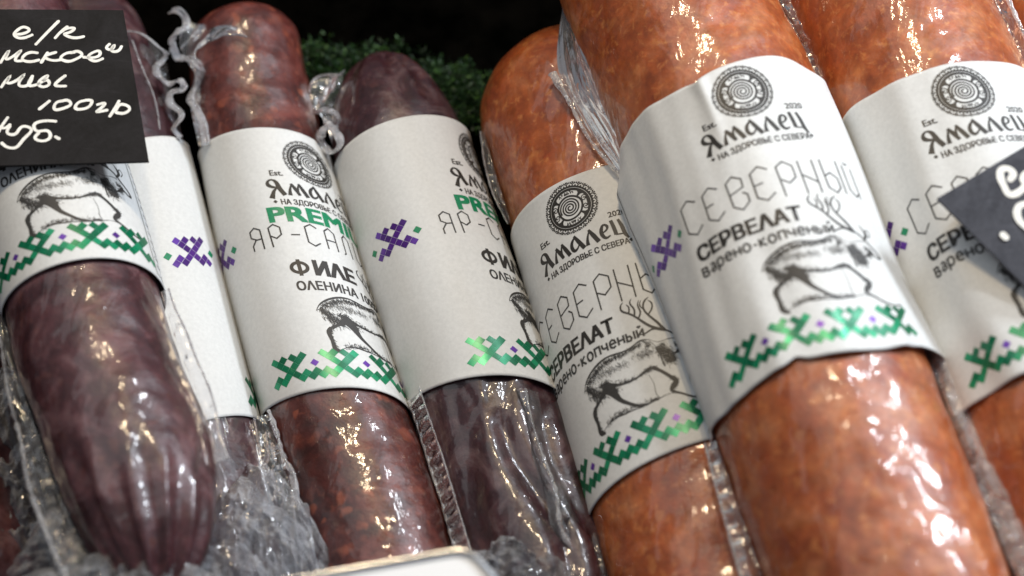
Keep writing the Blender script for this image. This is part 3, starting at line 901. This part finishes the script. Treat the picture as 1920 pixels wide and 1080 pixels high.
L0 = Sausage('venison_sausage', [(-260, 250, 22), (-150, 600, 22), (-95, 820, 22), (-20, 1180, 22)], 20.0,
             'dark wrapped sausage end cut off by the left edge, lowest in the pile', 'venison', G_V, seed=11)
F0 = Sausage('venison_sausage', [(128, -20, 20), (215, 258, 20), (275, 500, 20), (345, 785, 20), (420, 1090, 20, 0), (455, 1230, 20)], 20.0,
             'sausage between the black tag and the others, pale label showing mainly a purple pixel cross', 'fillet', G_V, seed=21, head=20, lab=(37, 136),
             profile=[(0, .9), (.1, .95), (.5, 1), (.78, .96), (.9, .88), (1, .8)])
F1 = Sausage('venison_sausage', [(447, 30, 22), (487, 255, 20), (547, 500, 20), (630, 775, 20), (720, 1060, 20, 0), (770, 1230, 20)], 19.0,
             'mottled red sausage with curled film seam at its upper left, green PREM lettering on label', 'salami', G_V, seed=31, head=14, hp=2.6, lab=(42, 136),
             profile=[(0, 1), (.35, 1), (.6, 1), (.72, .96), (.85, .92), (1, .90)])
F2 = Sausage('venison_sausage', [(707, 108, 22), (745, 260, 21), (820, 500, 21), (917, 770, 21), (1015, 1075, 21, 0), (1065, 1240, 21)], 20.5,
             'dark purple-brown sausage with pleated tip, whole purple cross at the middle of its label', 'fillet', G_V, seed=41, head=34, hp=1.75, lab=(44, 140),
             profile=[(0, 1), (.5, 1), (.75, .98), (.9, .96), (1, .95)],
             disp=lambda v, a, L: grooves((8, 2.6, 9, -20, 64), (-34, 1.6, 12, -20, 58), (40, 2.2, 8, -20, 52))(v, a, L) + head_pleats(v, a, L))
L1 = Sausage('venison_sausage', [(-60, -120, 56), (-15, 10, 56), (85, 310, 56), (140, 500, 56), (193, 700, 58), (261, 900, 60), (288, 1090, 62, 0), (292, 1130, 62)], 20.5,
             'thick brown sausage tapering to a pleated tail at lower left, under the black tag', 'venison', G_V, seed=51, tail=48, tp=2.1, lab=(84, 173),
             disp=tail_pleats)
A1 = Sausage('cervelat_sausage', [(1044, 84, 28), (1070, 180, 28), (1150, 420, 28), (1250, 770, 28), (1345, 1090, 28, 0), (1410, 1330, 28)], 28.5,
             'orange sausage with bare rounded top end, lowest of the orange ones, beside the purple-brown sausages', 'cervelat', G_C, seed=61, head=25, lab=(26, 116),
             profile=[(0, 1), (.8, 1), (.9, .98), (1, .97)])
A2 = Sausage('cervelat_sausage', [(1190, -170, 66), (1250, 0, 66), (1378, 290, 66), (1456, 500, 66), (1575, 845, 66), (1655, 1060, 66, 0), (1745, 1330, 66)], 28.5,
             'thick orange sausage with a wrinkled label, lifted corner, lying between two other orange sausages', 'cervelat', G_C, seed=71, lab=(44, 134))
A3 = Sausage('cervelat_sausage', [(1575, -170, 64), (1648, 0, 64), (1755, 240, 64), (1870, 500, 64), (1990, 780, 64), (2110, 1060, 64, 0), (2215, 1330, 64)], 28.5,
             'orange sausage at the right with the grey handwritten tag lying over its label', 'cervelat', G_C, seed=81, lab=(44, 136))
A4 = Sausage('cervelat_sausage', [(1925, -170, 52), (1990, 0, 52), (2090, 240, 52), (2205, 500, 52), (2320, 780, 52)], 27.0,
             'dark orange sausage mostly cut off by the upper right edge', 'cervelat', G_C, seed=91, lab=(0, 110))

F0.add_label(FILT, 50.3, b0=37.0, bs=0.17, t0=129.5, ts=0.24)
F1.add_label(FILT, 12.4, b0=44.8, bs=-0.24, t0=133.0, ts=-0.22)
F2.add_label(FILT, 24.2, b0=50.0, bs=-0.24, t0=137.5, ts=0.03)
L1.add_label(FILT, 1.2, b0=84.6, bs=-0.06, t0=172.6, gap=1.0, wmax=74)
A1.add_label(CERV, -15.4, b0=26.6, bs=0.08, t0=113.6, ts=-0.04)
def fold2(u, q):
    side = np.clip((-4 - u) / 14, 0, 1)
    o = 0.45 * side * np.sin(u * 0.42 + 0.9 * np.sin(q * 5) + 0.5) * (0.55 + 0.45 * np.sin(q * 4 + 0.4))
    o = o + 0.12 * side * np.sin(u * 0.8 - q * 4)
    o = o + 0.30 * np.sin(u * 0.33 + 2.5 * q + 1)
    o = o + 1.2 * np.exp(-((u + 9.5) / 1.6) ** 2) * np.clip((q - 0.72) / 0.25, 0, 1)
    o = o + 1.3 * np.exp(-((u - 17) / 3.0) ** 2) * np.clip((0.16 - q) / 0.16, 0, 1)
    o = o + 4.5 * np.exp(-((u + 51) / 8.0) ** 2) * np.clip((1.0 - q) / 0.10, 0, 1) * np.clip(q / 0.75, 0, 1) ** 1.2
    o = o + 2.6 * np.clip((u - 20) / 14, 0, 1) * np.clip((0.35 - q) / 0.35, 0, 1)
    return o
A2.add_label(CERV, -0.5, b0=44.6, t0=132.6, gap=1.2, fold=fold2,
             wave=lambda u: 0.8 * np.sin(u * 0.16 + 0.4) - 1.2 * np.exp(-((u + 10) / 2.0) ** 2) - 1.0 * np.clip((u - 18) / 12, 0, 1))
def fold3(u, q):
    side = np.clip((-8 - u) / 12, 0, 1)
    return 0.55 * side * np.sin(u * 0.40 + 1.2 * np.sin(q * 4) + 1.5) + 0.25 * np.sin(u * 0.3 + 2 * q)
A3.add_label(CERV, -0.6, b0=44.7, t0=134.0, gap=1.0, ts=-0.08, fold=fold3)
A4.add_label([], 0.0, b0=10, t0=98)

# ------------------------------------------------------------------ loose film, seams and gathered ends
def film(s, parts, seam=(), mat='film'):
    o = [mesh_obj('film', v, f, M[mat], s.root) for v, f in parts]
    for v, f in seam:      # ribbed welds are clear sheet, their edges and curls thicker and whiter
        mesh_obj('seam', v, f, M['weld' if len(f) > 200 and all(len(q) == 4 for q in f[-3:]) else 'seam'], s.root, o[0])
    return o

def ladder(a, b, pitch, h=0.55, n=None, seed=0):
    """a welded, ribbed strip between two edges"""
    L = np.linalg.norm(np.diff(np.array(a), axis=0), axis=1).sum()
    n = n or int(L / pitch * 10)
    A, B = smooth_line(a, n), smooth_line(b, n)
    t = np.linspace(0, 1, 10)
    P = A[:, None] * (1 - t)[None, :, None] + B[:, None] * t[None, :, None]
    T = np.gradient(P, axis=0); C = np.gradient(P, axis=1)
    Nn = np.cross(T, C); Nn /= np.linalg.norm(Nn, axis=2)[:, :, None] + 1e-9
    s = np.linspace(0, L, n)[:, None]
    hh = h * np.clip(np.sin(2 * np.pi * s / pitch) * 2.2, -1, 1) * np.clip(np.sin(np.pi * t) * 2, 0, 1)[None]
    hh = hh * (0.7 + 0.5 * nz(P, 0.08, seed))
    P = P + Nn * hh[..., None]
    return P.reshape(-1, 3), grid_faces(n, 10)

def side(s, ang, v0, v1, w, lift=0.0, n=8, amp=0.0, seed=0):
    """edge lines of a fin that leaves the sausage at angle ang"""
    v = np.linspace(v0, v1, n) + s.v0
    a = math.radians(ang)
    rin = s.rad(v, a) + 0.2
    wd = np.interp(np.linspace(0, 1, n), np.linspace(0, 1, len(np.atleast_1d(w))), np.atleast_1d(w))
    rs = np.random.RandomState(seed)
    wig = rs.normal(size=n) * amp
    inner = s.l.ev(v, a, rin)
    outer = s.l.ev(v, a + lift / s.R, rin + wd + wig)
    return inner, outer

# A2: broad clear flap with a ribbed weld at its upper left, weld again below the label, bright fin on its right
fin = pts3([(1068, -160, 70), (1062, 0, 70), (1095, 90, 68), (1130, 190, 67), (1185, 300, 66)])
out = pts3([(1058, -160, 58), (1054, 20, 58), (1046, 130, 57), (1098, 235, 57), (1166, 330, 58)])
mid = pts3([(1072, -160, 60), (1062, 20, 61), (1072, 150, 60), (1118, 235, 60), (1178, 326, 60)])
sm_o = pts3([(1036, 138, 58), (1052, 165, 58), (1072, 200, 58), (1092, 240, 58), (1128, 290, 59), (1168, 332, 60)])
sm_i = pts3([(1060, 142, 58), (1076, 172, 58), (1096, 205, 58), (1116, 240, 58), (1143, 285, 59), (1176, 322, 60)])
inL, outL = side(A2, -97, -20, 44, [6, 5.5, 5, 4, 3], seed=2)
inL2 = outL + np.array([2.6, 0, 1.2])
inR, outR = side(A2, 72, -30, 47, [13, 12, 10, 7.5, 4], seed=3, amp=0.5)
inR2, outR2 = side(A2, 78, 122, 205, [3.2, 3.8, 3.0, 3.4, 2.8], seed=4, amp=0.3)
film(A2, [ribbon(fin, mid, 120, 30, 0.5, 5, fine=0.05), ribbon(mid, out, 120, 22, 0.35, 6, fine=0.05)], [], 'film_smooth')
film(A2, [ribbon(inR, outR, 110, 24, 1.2, 8)], [], 'film_dull')
film(A2, [ribbon(inL, outL, 80, 14, 0.4, 7),
          ribbon(inR2, outR2, 110, 14, 0.6, 9)],
     [ladder(sm_o, sm_i, 3.4, 0.6, seed=1), tube(sm_o, [1.5, 0.7, 0.55, 0.55, 0.6, 0.5], 8, 0.7, 90, 0.2), tube(sm_i, 0.28, 6, 0.7, 80, 0.3),
      ladder(outL, inL2, 4.4, 0.7, seed=2), tube(outL, 0.42, 6, 1, 90, 0.2), tube(outR, [0.9, 1.0, 0.6], 8, 1, 120, 0.35),
      tube(outR2, [0.7, 0.9, 0.6, 0.8, 0.7], 8, 0.8, 140, 0.45)])
# A1: film hugging its left shoulder
i1, o1 = side(A1, -84, 118, 150, [1.0, 2.6, 2.4, 1.0], seed=5)
i2, o2 = side(A1, -80, -20, 24, [2.5, 2.2, 1.6], seed=6)
film(A1, [ribbon(i1, o1, 60, 12, 0.35, 15), ribbon(i2, o2, 60, 12, 0.35, 16)], [tube(o1, 0.22, 6, 1, 70, 0.3), tube(o2, 0.3, 6, 1, 70, 0.3)])
# A3: fins
i1, o1 = side(A3, 62, 130, 205, [3.0, 3.4, 3.0], seed=7, amp=0.2)
i2, o2 = side(A3, -92, -20, 44, [7, 6, 5, 3], seed=8, amp=0.4)
film(A3, [ribbon(i1, o1, 90, 12, 0.5, 25), ribbon(i2, o2, 90, 20, 0.8, 26)], [tube(o1, [0.6, 0.7, 0.5], 8, 0.9, 110, 0.35), tube(o2, 0.35, 6, 1, 90, 0.35),
                                                                      ladder(o2, o2 + np.array([2.6, 0, 1.5]), 3.6, 0.6, seed=5)])
# A4
i1, o1 = side(A4, -70, 100, 200, [2.6, 2.2, 2.4], seed=9, amp=0.3)
film(A4, [ribbon(i1, o1, 90, 12, 0.5, 27)], [tube(o1, 0.4, 6, 1, 90, 0.35)])

# F1: curled weld at the upper left, cloudy fin below
curl = pts3([(318, 24, 34), (336, 24, 36), (348, 40, 34), (335, 58, 38), (322, 82, 33), (330, 104, 30), (352, 112, 36), (370, 122, 38), (374, 150, 32),
             (362, 172, 30), (362, 200, 34), (376, 222, 35), (384, 250, 33), (386, 272, 32)])
web_in = pts3([(402, 50, 34), (385, 78, 33), (366, 98, 32), (382, 130, 31), (392, 180, 30), (398, 230, 29), (402, 268, 28)])
web_out = pts3([(345, 40, 34), (336, 76, 33), (345, 108, 31), (366, 140, 31), (358, 180, 31), (362, 225, 31), (372, 275, 31)])
i3, o3 = side(F1, -88, -20, 50, [8, 7, 5, 4, 2.5], seed=10, amp=0.4)
film(F1, [ribbon(web_in, web_out, 90, 22, 0.8, 35), ribbon(i3, o3, 110, 22, 1.0, 36),
          ribbon(pts3([(398, 52, 36), (430, 48, 40), (466, 70, 40)]), pts3([(360, 100, 33), (392, 78, 39), (412, 62, 41)]), 40, 12, 0.3, 37)],
     [tube(curl, [0.7, 1.1, 1.25, 1.2, 1.1, 1.35, 1.3, 1.1, 1.1, 1.1], 10, 0.42, 190, 0.25, 3), tube(np.array(curl) + np.array([0.9, 0.3, 1.2]), 0.32, 6, 1, 150, 0.5),
      ladder(web_out[3:], [p + np.array([2.6, 0, 0.6]) for p in web_out[3:]], 2.6, 0.5, seed=3), tube(o3, [0.9, 0.7, 0.45], 8, 1, 120, 0.4),
      tube(pts3([(398, 70, 38), (412, 56, 41), (436, 50, 42), (462, 68, 41)]), 0.2, 6, 1, 50, 0.5)])
# F0: folded clear flap and curled weld at its upper right, streaky film under the label
fi = pts3([(236, 60, 36), (262, 110, 34), (276, 170, 33), (284, 230, 33), (290, 262, 33)])
fo = pts3([(240, 54, 26), (300, 92, 24), (318, 150, 24), (330, 210, 25), (342, 262, 26)])
curl0 = pts3([(236, 58, 36), (270, 66, 38), (300, 90, 36), (312, 104, 30), (296, 122, 33), (298, 142, 36), (318, 158, 33), (340, 152, 36), (344, 166, 34), (324, 172, 34), (318, 190, 33),
              (334, 206, 33), (336, 226, 35), (326, 240, 33), (340, 258, 31)])
i4, o4 = side(F0, 62, -10, 40, [9, 9, 8, 6], seed=12, amp=0.5)
i5, o5 = side(F0, 30, -10, 40, [3, 3, 2], seed=13, amp=0.3)
film(F0, [ribbon(fi, fo, 100, 28, 1.3, 45), ribbon(i4, o4, 110, 26, 1.6, 46), ribbon(i5, i4, 100, 30, 1.2, 47)],
     [tube(curl0, [0.3, 0.35, 0.6, 1.0, 1.25, 1.2, 1.1, 1.1, 1.25, 1.1, 1.1, 1.0], 10, 0.42, 200, 0.25, 5), tube(o4, 0.5, 8, 1, 110, 0.4),
      tube(pts3([(248, 75, 37), (268, 130, 36), (290, 185, 35), (300, 255, 34)]), 0.25, 6, 1, 70, 0.4)])
# F2: ear of film and knot at the upper left, ribbed weld and long crease below
ear_i = pts3([(648, 128, 30), (640, 160, 28), (636, 200, 26), (640, 240, 25), (650, 280, 24)])
ear_o = pts3([(640, 140, 28), (588, 150, 26), (580, 185, 25), (600, 215, 25), (625, 285, 24)])
knot = pts3([(592, 212, 30), (612, 206, 34), (632, 216, 33), (634, 236, 30), (614, 238, 33), (602, 252, 33), (608, 274, 30), (626, 284, 32), (638, 268, 34), (628, 246, 35), (612, 228, 33)])
i6, o6 = side(F2, -74, -20, 57, 1.0, seed=14, amp=0.1)
i6b, o6b = side(F2, -55, -20, 57, 0.8, seed=24, amp=0.1)
i6c, o6c = side(F2, -100, -20, 57, [4, 4, 3, 2.5, 1.5], seed=25, amp=0.2)
crease = pts3([(985, 728, 41), (1000, 800, 41), (1024, 870, 41.5), (1044, 930, 41), (1052, 990, 40), (1096, 1060, 37), (1130, 1110, 35)])
i7, o7 = side(F2, 74, -20, 44, [3, 2.6, 2.2], seed=15, amp=0.3)
film(F2, [ribbon(ear_i, ear_o, 70, 24, 0.9, 55), ribbon(o6, o6c, 110, 16, 0.5, 56), ribbon(i7, o7, 90, 12, 0.6, 57),
          ribbon([p + np.array([-2.6, 0, -1.2]) for p in crease], crease, 90, 10, 0.4, 58), ribbon(crease, [p + np.array([3.4, 0, -2.4]) for p in crease], 90, 10, 0.4, 59)],
     [tube(knot, [0.9, 1.3, 1.2, 1.35, 1.1, 1.3, 1.1], 10, 0.42, 200, 0.25, 6), tube(np.array(ear_o)[:4], 0.25, 6, 1, 60, 0.3),
      ladder(o6, o6b, 3.6, 0.8, seed=7), tube(o6, 0.4, 6, 1, 120, 0.3), tube(o6b, 0.25, 6, 1, 120, 0.3), tube(crease, [0.25, 0.3, 0.5, 0.7, 0.6], 8, 0.8, 120, 0.5),
      tube(o7, 0.3, 6, 1, 90, 0.4)])
# L1: grey fins on both flanks
i8, o8 = side(L1, -82, 2, 86, [9, 7, 5.5, 4, 2], seed=16, amp=0.5)
i9, o9 = side(L1, 78, 26, 80, [3.5, 3.2, 2.4], seed=17, amp=0.3)
film(L1, [ribbon(i8, o8, 110, 22, 0.8, 65)], [tube(o8, [0.9, 0.6, 0.4], 8, 1, 120, 0.4)])
film(L1, [ribbon(i9, o9, 100, 14, 0.25, 66, fine=0.08)], [tube(o9, 0.3, 8, 1, 120, 0.3)], 'film_smooth')

def gathered(s, items):
    for i in items:
        v, f = crumple(*i)
        mesh_obj('film_end', v, f, M['film_end'], s.root, smooth=False)
gathered(L1, [(150, 1010, 58, 15, 15, 0.3, 3.2, 101, 100, 10), (240, 1090, 66, 26, 9, 0.0, 3.0, 104, 100, 8)])
gathered(L0, [(30, 940, 34, 13, 24, 0.25, 3.4, 102, 100, 10), (10, 760, 36, 7, 15, 0.2, 2.4, 105, 80, 7)])
gathered(F0, [(462, 1010, 44, 13, 19, 0.35, 3.4, 103, 120, 12), (528, 985, 40, 10, 19, 0.42, 3.0, 106, 120, 12), (400, 1065, 52, 12, 10, 0.2, 2.6, 108, 90, 8)])
gathered(F2, [(950, 1062, 44, 15, 10, -0.25, 3.0, 107, 110, 10), (1020, 1090, 42, 10, 9, -0.4, 2.4, 109, 90, 8)])

# ------------------------------------------------------------------ price tags
def card_mat(name, col, smear):
    m, nt, b = new_mat(name)
    L = nt.links
    tc = N(nt, 'ShaderNodeTexCoord')
    base = ramp(nt, noise(nt, tc.outputs['Object'], 60, 6, 0.7, 1.0), [(0.35, col), (0.75, smear)])
    g = ramp(nt, noise(nt, tc.outputs['Object'], 900, 4, 0.7), [(0.35, g3(0.35)), (0.7, g3(0.65))])
    mpk = N(nt, 'ShaderNodeMapping'); mpk.inputs['Scale'].default_value = (0.25, 2.2, 1.0); mpk.inputs['Rotation'].default_value = (0, 0, 0.4)
    L.new(tc.outputs['Object'], mpk.inputs[0])
    base = mixc(nt, ramp(nt, noise(nt, mpk.outputs[0], 150, 5, 0.75, 0.6), [(0.60, g3(0)), (0.78, g3(0.5))]), base, tuple(x * 2.6 for x in smear))
    L.new(mixc(nt, 0.5, base, g, 'OVERLAY'), b.inputs['Base Color'])
    b.inputs['Roughness'].default_value = 0.7
    b.inputs['Specular IOR Level'].default_value = 0.18
    bp = N(nt, 'ShaderNodeBump', Strength=0.4, Distance=0.0003)
    L.new(noise(nt, tc.outputs['Object'], 700, 4, 0.65), bp.inputs['Height'])
    L.new(bp.outputs[0], b.inputs['Normal'])
    return m
M['card'] = card_mat('black_chalk_card', (0.006, 0.0055, 0.006), (0.017, 0.016, 0.018))
M['card_grey'] = card_mat('grey_chalk_card', (0.040, 0.042, 0.052), (0.085, 0.088, 0.105))

def tag(corners, label, mat, strokes, zf, th=0.9):
    P = pts3(corners)
    root = empty('price_tag', P[3], label, 'price tag', 'handwritten price tags')
    nrm = np.cross(P[1] - P[0], P[2] - P[0]); nrm /= np.linalg.norm(nrm)
    if nrm[2] < 0:
        nrm = -nrm
    # bevelled slab, slightly bowed
    n = 14
    g = np.linspace(0, 1, n)
    X, Y = np.meshgrid(g, g, indexing='ij')
    Q = P[0] + X[..., None] * (P[1] - P[0]) + Y[..., None] * (P[3] - P[0]) + (X * Y)[..., None] * (P[2] - P[1] - P[3] + P[0])
    Q = Q.reshape(-1, 3)
    f = grid_faces(n, n)
    V = np.r_[Q, Q - nrm * th]
    F = f[:, ::-1].tolist() + (f + n * n).tolist()
    ring = [i for i in range(0, n * n, n)] + [n * n - n + j for j in range(1, n)] + [i for i in range(n * n - 1 - n, -1, -n)] + [j for j in range(n - 2, 0, -1)]
    for a, b in zip(ring, ring[1:] + ring[:1]):
        F.append([a, b, b + n * n, a + n * n])
    card = mesh_obj('card', V, F, M[mat], root, smooth=False)
    bm = bmesh.new(); bm.from_mesh(card.data); bmesh.ops.recalc_face_normals(bm, faces=bm.faces); bm.to_mesh(card.data); bm.free()
    ex = P[1] - P[0]; ex /= np.linalg.norm(ex); ey = np.cross(nrm, ex)
    a = Art()
    def uv(px, py):     # where the ray of that spot of the photo meets the card
        d = FWD + RIGHT * ((px - W_PX / 2) / F_PX) - UP * ((py - H_PX / 2) / F_PX)
        t = ((P[0] - CAM) @ nrm) / (d @ nrm)
        q = CAM + d * t - P[0]
        return q @ ex, q @ ey
    for k, (pts, w) in enumerate(strokes):
        q = [uv(*p) for p in pts]
        ww = np.full(len(q), w, float); ww = ww * (1 + 0.12 * np.sin(np.arange(len(q)) * 2.1 + k))
        if len(q) > 2:
            a.stroke(q, list(ww), 10 * len(q))
        else:
            a.stroke(q, list(ww))
        for e in (q[0], q[-1]):       # rounded pen ends
            t = np.linspace(0, 2 * np.pi, 12, endpoint=False)
            a.quad([(e[0] + w * 0.5 * math.cos(x), e[1] + w * 0.5 * math.sin(x)) for x in t])
    V2, F2_ = a.done(6)
    mesh_obj('handwriting', P[0] + V2[:, :1] * ex + V2[:, 1:2] * ey + nrm * (0.06 + V2[:, 2:3]), F2_, M['chalk'], root)
    return root

def cs(sc, ox, oy, lst, w):
    return [([(ox + x / sc, oy + y / sc) for x, y in p], w) for p in lst]
left_txt = cs(3.373, 0, 0, [
    [(100, 218), (150, 212), (185, 190), (155, 172), (112, 190), (90, 220), (118, 240), (160, 238), (202, 222)],
    [(370, 135), (300, 205), (228, 280)],
    [(425, 170), (392, 195), (350, 240)], [(385, 205), (440, 178), (468, 180), (440, 205), (408, 215), (440, 234), (528, 232)],
    [(5, 395), (30, 355), (52, 328), (38, 372), (90, 352), (128, 325), (98, 382), (138, 385)],
    [(235, 335), (195, 332), (155, 350), (142, 375), (180, 390), (245, 380)],
    [(300, 335), (262, 395)], [(352, 332), (285, 362), (330, 382), (385, 378)],
    [(470, 332), (415, 340), (385, 368), (425, 388), (485, 372), (518, 345), (495, 326), (450, 335)],
    [(530, 362), (585, 365), (632, 345), (630, 326), (590, 332), (560, 360), (595, 386), (648, 372)],
    [(692, 280), (675, 305), (705, 312), (722, 288), (705, 318), (740, 325), (768, 295)],
    [(10, 550), (35, 515), (60, 488), (45, 520), (100, 512), (148, 478), (122, 540), (160, 545), (205, 482)],
    [(205, 482), (185, 540), (240, 532), (300, 480), (245, 530), (262, 548), (312, 530), (300, 508), (262, 520)], [(412, 480), (352, 540), (414, 545)],
    [(250, 690), (312, 640)], [(400, 638), (352, 655), (345, 690), (400, 686), (448, 655), (430, 636), (392, 640)],
    [(540, 636), (490, 655), (478, 685), (522, 690), (572, 665), (580, 640), (545, 634)],
    [(618, 662), (662, 655), (642, 682), (612, 706), (676, 697)], [(752, 640), (725, 690), (695, 735)], [(735, 695), (762, 662), (820, 688), (790, 715), (735, 712)],
    [(-30, 870), (10, 800), (48, 745)], [(-10, 800), (30, 810), (62, 790)],
    [(62, 800), (48, 842), (92, 850), (140, 802), (196, 815), (150, 880), (95, 935), (40, 928), (12, 905)],
    [(352, 768), (285, 765), (215, 795), (232, 828), (300, 828), (318, 865), (268, 892), (222, 872), (245, 842)], [(352, 866), (374, 878)]], 0.86)
tag([(-190, 16, 82), (231, 19, 80), (279, 302, 79), (-150, 315, 81)], 'black chalk card with white handwriting ending in 100гр, lying over the upper left', 'card', left_txt, 0)
t = np.linspace(0, 6.28, 9)
right_txt = cs(3.6, 1740, 240, [[(556, 345), (574, 312), (540, 275), (498, 280), (490, 335), (515, 395), (552, 448), (590, 445), (650, 395)],
                                [(720, 300), (660, 310), (640, 350), (690, 380)],
                                [(760, 520), (690, 512), (615, 530), (600, 575), (640, 650), (720, 700)],
                                [(508, 722), (524, 738)]], 1.8)
tag([(1757, 372, 99), (2080, 180, 104), (2290, 560, 98), (1980, 594, 95)], 'grey chalk card with thick white handwriting, corner pointing left, at right edge', 'card_grey', right_txt, 0)

# ------------------------------------------------------------------ price holder at the lower edge
def rounded(pts, r, n=8):
    pts = [np.array(p, float) for p in pts]
    o = []
    for i, p in enumerate(pts):
        a, b = pts[i-1], pts[(i+1) % len(pts)]
        da, db = (a - p) / np.linalg.norm(a - p), (b - p) / np.linalg.norm(b - p)
        for t in np.linspace(0, 1, n):
            o.append((1-t)**2 * (p + da*r) + 2*t*(1-t)*p + t*t*(p + db*r))
    return o
m_, nt_, b_ = new_mat('chrome_trim')
b_.inputs['Base Color'].default_value = (0.55, 0.56, 0.58, 1); b_.inputs['Metallic'].default_value = 1.0; b_.inputs['Roughness'].default_value = 0.16
tcc = N(nt_, 'ShaderNodeTexCoord'); bpp = N(nt_, 'ShaderNodeBump', Strength=0.15, Distance=0.0004)
nt_.links.new(noise(nt_, tcc.outputs['Object'], 200, 2), bpp.inputs['Height']); nt_.links.new(bpp.outputs[0], b_.inputs['Normal'])
M['chrome'] = m_
M['white_card'] = flat_mat('white_card', (0.78, 0.79, 0.80), 0.45, var=0.03)
hp = rounded(pts3([(500, 1096, 100), (880, 1030, 100), (1010, 1180, 100), (560, 1290, 100)]), 4.0)
hroot = empty('price_holder', hp[0], 'white card holder with a bright chrome rim poking in at the bottom edge', 'price holder')
hc = np.mean(hp, 0)
nn = len(hp)
V = [p for p in hp] + [hc] + [p - np.array([0, 0, 1.5]) for p in hp] + [hc - np.array([0, 0, 1.5])]
F = [[i, (i + 1) % nn, nn] for i in range(nn)] + [[(i + 1) % nn + nn + 1, i + nn + 1, 2 * nn + 1] for i in range(nn)] + [[i, i + nn + 1, (i + 1) % nn + nn + 1, (i + 1) % nn] for i in range(nn)]
o = mesh_obj('card', V, F, M['white_card'], hroot, smooth=False)
bm = bmesh.new(); bm.from_mesh(o.data); bmesh.ops.recalc_face_normals(bm, faces=bm.faces); bm.to_mesh(o.data); bm.free()
rim = np.array(hp + [hp[0]])
v, f = tube(rim + np.array([0, 0, 0.4]), 0.85, 14)
mesh_obj('frame', v, f, M['chrome'], hroot)

# ------------------------------------------------------------------ display bed and moss
def bed_z(X, Y):
    z = 34 * np.clip((X - 62) / 26, 0, 1) + 0 * Y
    z = z + 1.2 * nz(np.stack([X, Y, 0 * X], -1), 0.02, 5)
    return z
xs = np.r_[-1500, -700, np.linspace(-260, 320, 150), 800, 1500]; ys = np.r_[-900, -500, np.linspace(-220, 330, 130), 700, 1600]
X, Y = np.meshgrid(xs, ys, indexing='ij')
Z = bed_z(X, Y)
for s_ in ALL:
    c = s_.l.P[::10]; c = np.r_[c, [s_.l.P[-1]]]
    d = np.full(X.shape, 1e9); cz = np.zeros_like(X)
    for q in c:
        e = np.hypot(X - q[0], Y - q[1]); m = e < d
        d[m] = e[m]; cz[m] = q[2]
    under = cz - np.sqrt(np.clip((s_.R + 1.5) ** 2 - d ** 2, 0, None)) - 0.5
    Z = np.where(d < s_.R + 1.5, np.minimum(Z, under), Z)
Z = np.minimum(Z, 40)
bedm, bnt, bb = new_mat('dark_bed')
btc = N(bnt, 'ShaderNodeTexCoord')
bnt.links.new(ramp(bnt, noise(bnt, btc.outputs['Object'], 40, 5, 0.7), [(0.4, (0.0004, 0.0004, 0.0003)), (0.75, (0.003, 0.0025, 0.002))]), bb.inputs['Base Color'])
bb.inputs['Roughness'].default_value = 0.9; bb.inputs['Specular IOR Level'].default_value = 0.0
M['bed'] = bedm
o = mesh_obj('display_bed', np.stack([X, Y, Z], -1).reshape(-1, 3), grid_faces(len(xs), len(ys))[:, :], M['bed'])
o['kind'] = 'structure'; o['label'] = 'nearly black display surface under the sausages'

rs = np.random.RandomState(4)
mv, mf = [], []
clumps = [(800, 150, 70, 22), (740, 165, 60, 26), (690, 108, 70, 16), (595, 105, 50, 16), (650, 135, 70, 22), (570, 160, 36, 34), (640, 170, 50, 30), (850, 160, 44, 30), (830, 215, 46, 34), (880, 200, 26, 34)]
for cx, cy, rx, ry in clumps:
    cnt = 60 if cx < 800 else 70
    for _ in range(cnt):
        px, py = cx + rs.normal() * rx * 0.6, cy + rs.normal() * ry * 0.6
        c = at(px, py, rs.uniform(1, 9))
        rad = rs.uniform(1.5, 4.0)
        for _ in range(26):
            d = rs.normal(size=3); d[2] = abs(d[2]) + 0.3; d /= np.linalg.norm(d)
            b0 = c + d * rad * rs.uniform(0.3, 1.0)
            e1 = np.cross(d, rs.normal(size=3)); e1 /= np.linalg.norm(e1) + 1e-9
            k = len(mv); w_, l_ = rs.uniform(0.18, 0.42), rs.uniform(0.5, 1.3)
            dd = d + rs.normal(size=3) * 0.5
            mv += [b0 - e1 * w_, b0 + e1 * w_, b0 + dd * l_ * 0.6 + e1 * w_ * 0.8, b0 + dd * l_, b0 + dd * l_ * 0.6 - e1 * w_ * 0.8]
            mf.append([k, k + 1, k + 2, k + 3, k + 4])
mm, mnt, mb = new_mat('moss_green')
mg = N(mnt, 'ShaderNodeNewGeometry')
mnt.links.new(ramp(mnt, mg.outputs['Random Per Island'], [(0.0, (0.002, 0.010, 0.0015)), (0.75, (0.009, 0.046, 0.006)), (1.0, (0.06, 0.145, 0.02))]), mb.inputs['Base Color'])
mb.inputs['Roughness'].default_value = 0.6
M['moss'] = mm
o = mesh_obj('moss', np.array(mv), mf, M['moss'])
o['kind'] = 'stuff'; o['label'] = 'dark green moss behind the sausage ends'; o['category'] = 'moss'
for s_ in [x for x in bpy.data.objects if '_b' in x]:
    del s_['_b']
